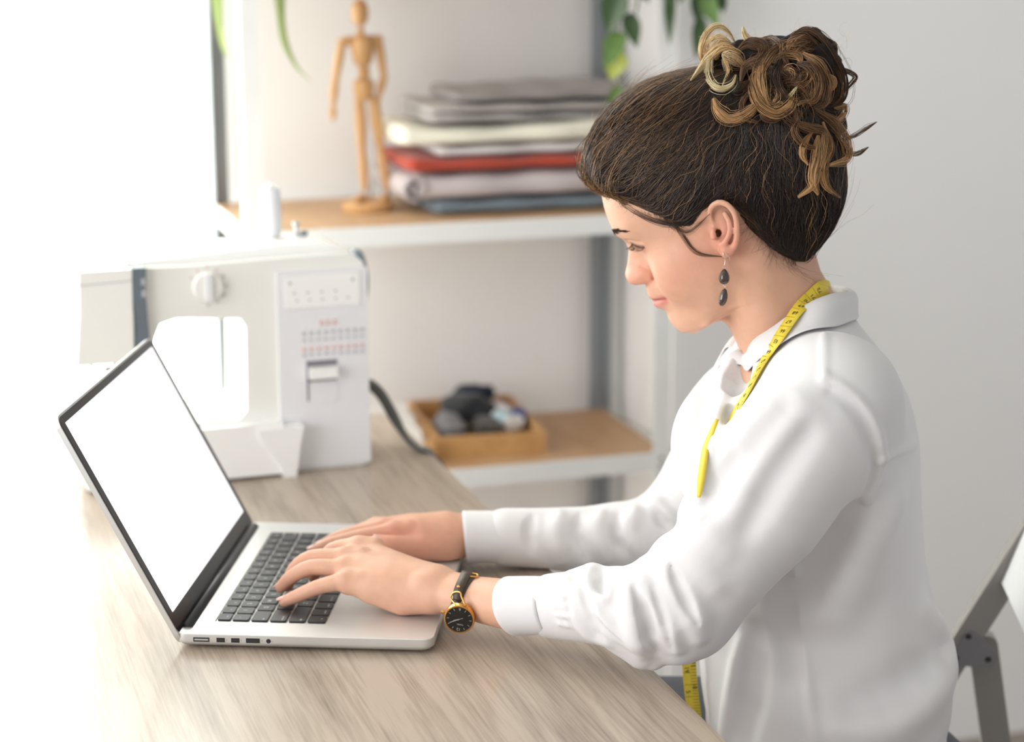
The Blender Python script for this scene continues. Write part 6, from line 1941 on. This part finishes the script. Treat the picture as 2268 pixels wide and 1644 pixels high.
def bead(name, px, py, rx, hz, tear, tilt=0.0):
    c = ez_(px, py, .003); prof = []
    for i in range(17):
        t = i / 16; z = -math.cos(math.pi * t)
        r = math.sin(math.pi * t) * (1 - tear * z)
        prof.append((max(1e-5, rx * r), hz * z))
    v, f = [], []; n = 24
    for r, z in prof:
        for j in range(n):
            a = 2 * math.pi * j / n; k = 1 + .06 * math.cos(9 * a) * (tear > .2)
            v.append((c[0] + r * k * math.cos(a) + tilt * z, c[1] + r * k * math.sin(a), c[2] + z))
    for i in range(16):
        for j in range(n): f.append((i * n + j, i * n + (j + 1) % n, (i + 1) * n + (j + 1) % n, (i + 1) * n + j))
    return mesh(name, v, f, M_bead, er, True)
bead('bead', 1604, 613, .0047, .0074, .30)
tube('wire_link', cr([ez_(1604, 628, .003), ez_(1602, 633, .004), ez_(1604, 639, .003), ez_(1606, 634, .002), ez_(1604, 629, .003)], 5), .0003, M_wire, er, 6)
bead('bead', 1602, 659, .0041, .0084, .12, .14)

# ------------------------------------------------------------------ wristwatch
M_gold = mat_basic('rose_gold', lin(222, 168, 96), .2, 1.0, noise=.03)
M_leather = mat_basic('brown_leather', lin(74, 62, 54), .5, noise=.2, nscale=120, bump=.3, bscale=700)
M_face = mat_basic('black_dial', lin(24, 24, 24), .3)
M_silver = mat_basic('silver_marks', lin(206, 204, 200), .35, .6)
wc = np.array(cast(1012, 1345, (T_body,))[0])
WO = W3(1022, 1323, .036)
watch = empty('wristwatch', WO, 0, 'gold wristwatch with a black dial and brown leather strap on the near wrist', 'wristwatch')
ax_ = (fore_n[1] - fore_n[0]) * np.array([1, .35, 1]); ax_ /= np.linalg.norm(ax_)
# strap: loop round the wrist in a slightly slanted plane
upw = EZ - ax_ * (EZ @ ax_); upw /= np.linalg.norm(upw); sdw = np.cross(ax_, upw)
if sdw[1] > 0: sdw = -sdw                     # towards the camera
loop = []
for i in range(73):
    a = 2 * math.pi * i / 72
    d_ = sdw * math.cos(a) + upw * math.sin(a)
    O0 = WO + ax_ * (.0085 * math.sin(a))
    loc, nor, idx, dist = T_body.ray_cast(Vector(O0 + d_ * .06), Vector(-d_), .059)
    r_ = .060 - dist if loc is not None else .024
    loop.append(O0 + d_ * (r_ + .0014))
loop = np.array(loop); 
for _ in range(6): loop = np.vstack([loop[-2:-1], loop, loop[1:2]]); loop = (.25 * loop[:-2] + .5 * loop[1:-1] + .25 * loop[2:])
sdv = np.tile(ax_, (len(loop), 1))
ribbon('strap', loop, sdv, .0095, .0018, M_leather, watch, WO)
def loop_at(deg): return loop[int(deg / 5) % 72]
# overlapping strap end with rivet, from the buckle on top to the case
up_pts = []
for px, py in cr(np.array([(1041, 1262), (1034, 1276), (1027, 1294), (1021, 1308), (1018, 1320), (1018, 1330)], float), 4):
    h_ = cast(px, py, (T_body,), .0042)
    if h_ is not None: up_pts.append(h_[0])
up_pts = smooth_path(np.array(up_pts), 4)
us = ribbon('strap_end', up_pts, np.tile(ax_, (len(up_pts), 1)), np.interp(np.linspace(0, 1, len(up_pts)), [0, .75, 1], [.0098, .0090, .0076]), .0016, M_leather, watch, WO)
def face_on(P, n_, up):
    z = np.array(n_) / np.linalg.norm(n_); y = up - z * (up @ z); y /= np.linalg.norm(y); x = np.cross(y, z)
    return Matrix(((x[0], y[0], z[0], P[0]), (x[1], y[1], z[1], P[1]), (x[2], y[2], z[2], P[2]), (0, 0, 0, 1)))
rp, rn = cast(1020, 1306, (T_body,), .0052)
lathe('rivet', [(.0001, .0012), (.0012, .001), (.0017, 0)], M_gold, us, 14, face_on(rp - WO, rn, EZ))
# buckle on top
bp_ = loop_at(85) + upw * .001
bk = []
for i in range(33):
    a = 2 * math.pi * i / 32
    bk.append(bp_ + ax_ * .0068 * math.copysign(abs(math.cos(a)) ** .6, math.cos(a)) + sdw * .0046 * math.copysign(abs(math.sin(a)) ** .6, math.sin(a)))
tube('buckle', np.array(bk) - WO, .0010, M_gold, watch, 8)
tube('buckle_pin', np.array([bp_ - sdw * .004, bp_ + upw * .0012, bp_ + sdw * .005]) - WO, .0007, M_gold, watch, 8)
# case
vd = CAM - WO; vd /= np.linalg.norm(vd)
cn = vd - EZ * .46 + np.array([-.16, 0, 0]); cn /= np.linalg.norm(cn)
cpos = ony(1018, 1369, float(cast(1022, 1345, (T_body,))[0][1]) - .0085)
MC = face_on(cpos - WO, cn, EZ + ax_ * .10)
RC = .0150
lathe('case', [(.0001, -.0035), (RC * .9, -.0035), (RC, -.0025), (RC, .0020), (RC * .96, .0034), (RC * .88, .0036), (RC * .86, .0026), (.0001, .0026)], M_gold, watch, 48, MC)
dial = lathe('dial', [(.0001, .0029), (RC * .87, .0029), (RC * .87, .0024), (.0001, .0024)], M_face, watch, 40, MC)
for i in range(12):
    a = math.radians(90 - 30 * i)
    if i in (0, 6): continue
    Mk = MC @ Matrix.Translation((math.cos(a) * RC * .72, math.sin(a) * RC * .72, .0031)) @ Matrix.Rotation(a, 4, 'Z')
    box('hour_mark', (-.0011, -.00018, -.0001), (.0011, .00018, .0001), M_silver, dial, 0, M=Mk)
text_mesh('numeral', '12', .0040, M_silver, dial, MC @ Matrix.Translation((0, -RC * .70, .0030)) @ Matrix.Rotation(math.pi, 4, 'Z'), .00004)
text_mesh('numeral', '6', .0040, M_silver, dial, MC @ Matrix.Translation((0, RC * .70, .0030)) @ Matrix.Rotation(math.pi, 4, 'Z'), .00004)
text_mesh('dial_print', 'FOSSIL', .0021, M_silver, dial, MC @ Matrix.Translation((.0012, -RC * .36, .0030)) @ Matrix.Rotation(math.pi, 4, 'Z'), .00004)
for ang, ln, wd in ((207, .0095, .00030), (203, .0060, .00050), (25, .004, .00016)):
    a = math.radians(ang)
    box('watch_hand', (0, -wd, .0031), (ln, wd, .0033), M_silver, dial, 0, M=MC @ Matrix.Rotation(a, 4, 'Z'))
lathe('crown', [(.0001, .003), (.0016, .003), (.0016, 0)], M_gold, watch, 14, MC @ Matrix.Translation((-RC * 1.02, .0035, 0)) @ Matrix.Rotation(-math.pi / 2, 4, 'Y'))
# lug ring joining strap and case
a0, a1 = MC @ Vector((-.0048, RC * .92, .001)), MC @ Vector((.0048, RC * .92, .001))
rg = [np.array(a0)] + [cast(px, py, (T_body,), .0065)[0] - WO for px, py in ((1007, 1326), (1012, 1317), (1026, 1317), (1031, 1326))] + [np.array(a1)]
if np.linalg.norm(rg[0] - rg[1]) > np.linalg.norm(rg[-1] - rg[1]): rg[0], rg[-1] = rg[-1], rg[0]
tube('strap_ring', cr(np.array(rg), 6), .0009, M_gold, watch, 8)
tube('lug_bar', [MC @ Vector((-.0052, RC * .95, .001)), MC @ Vector((.0052, RC * .95, .001))], .0016, M_gold, watch, 12)
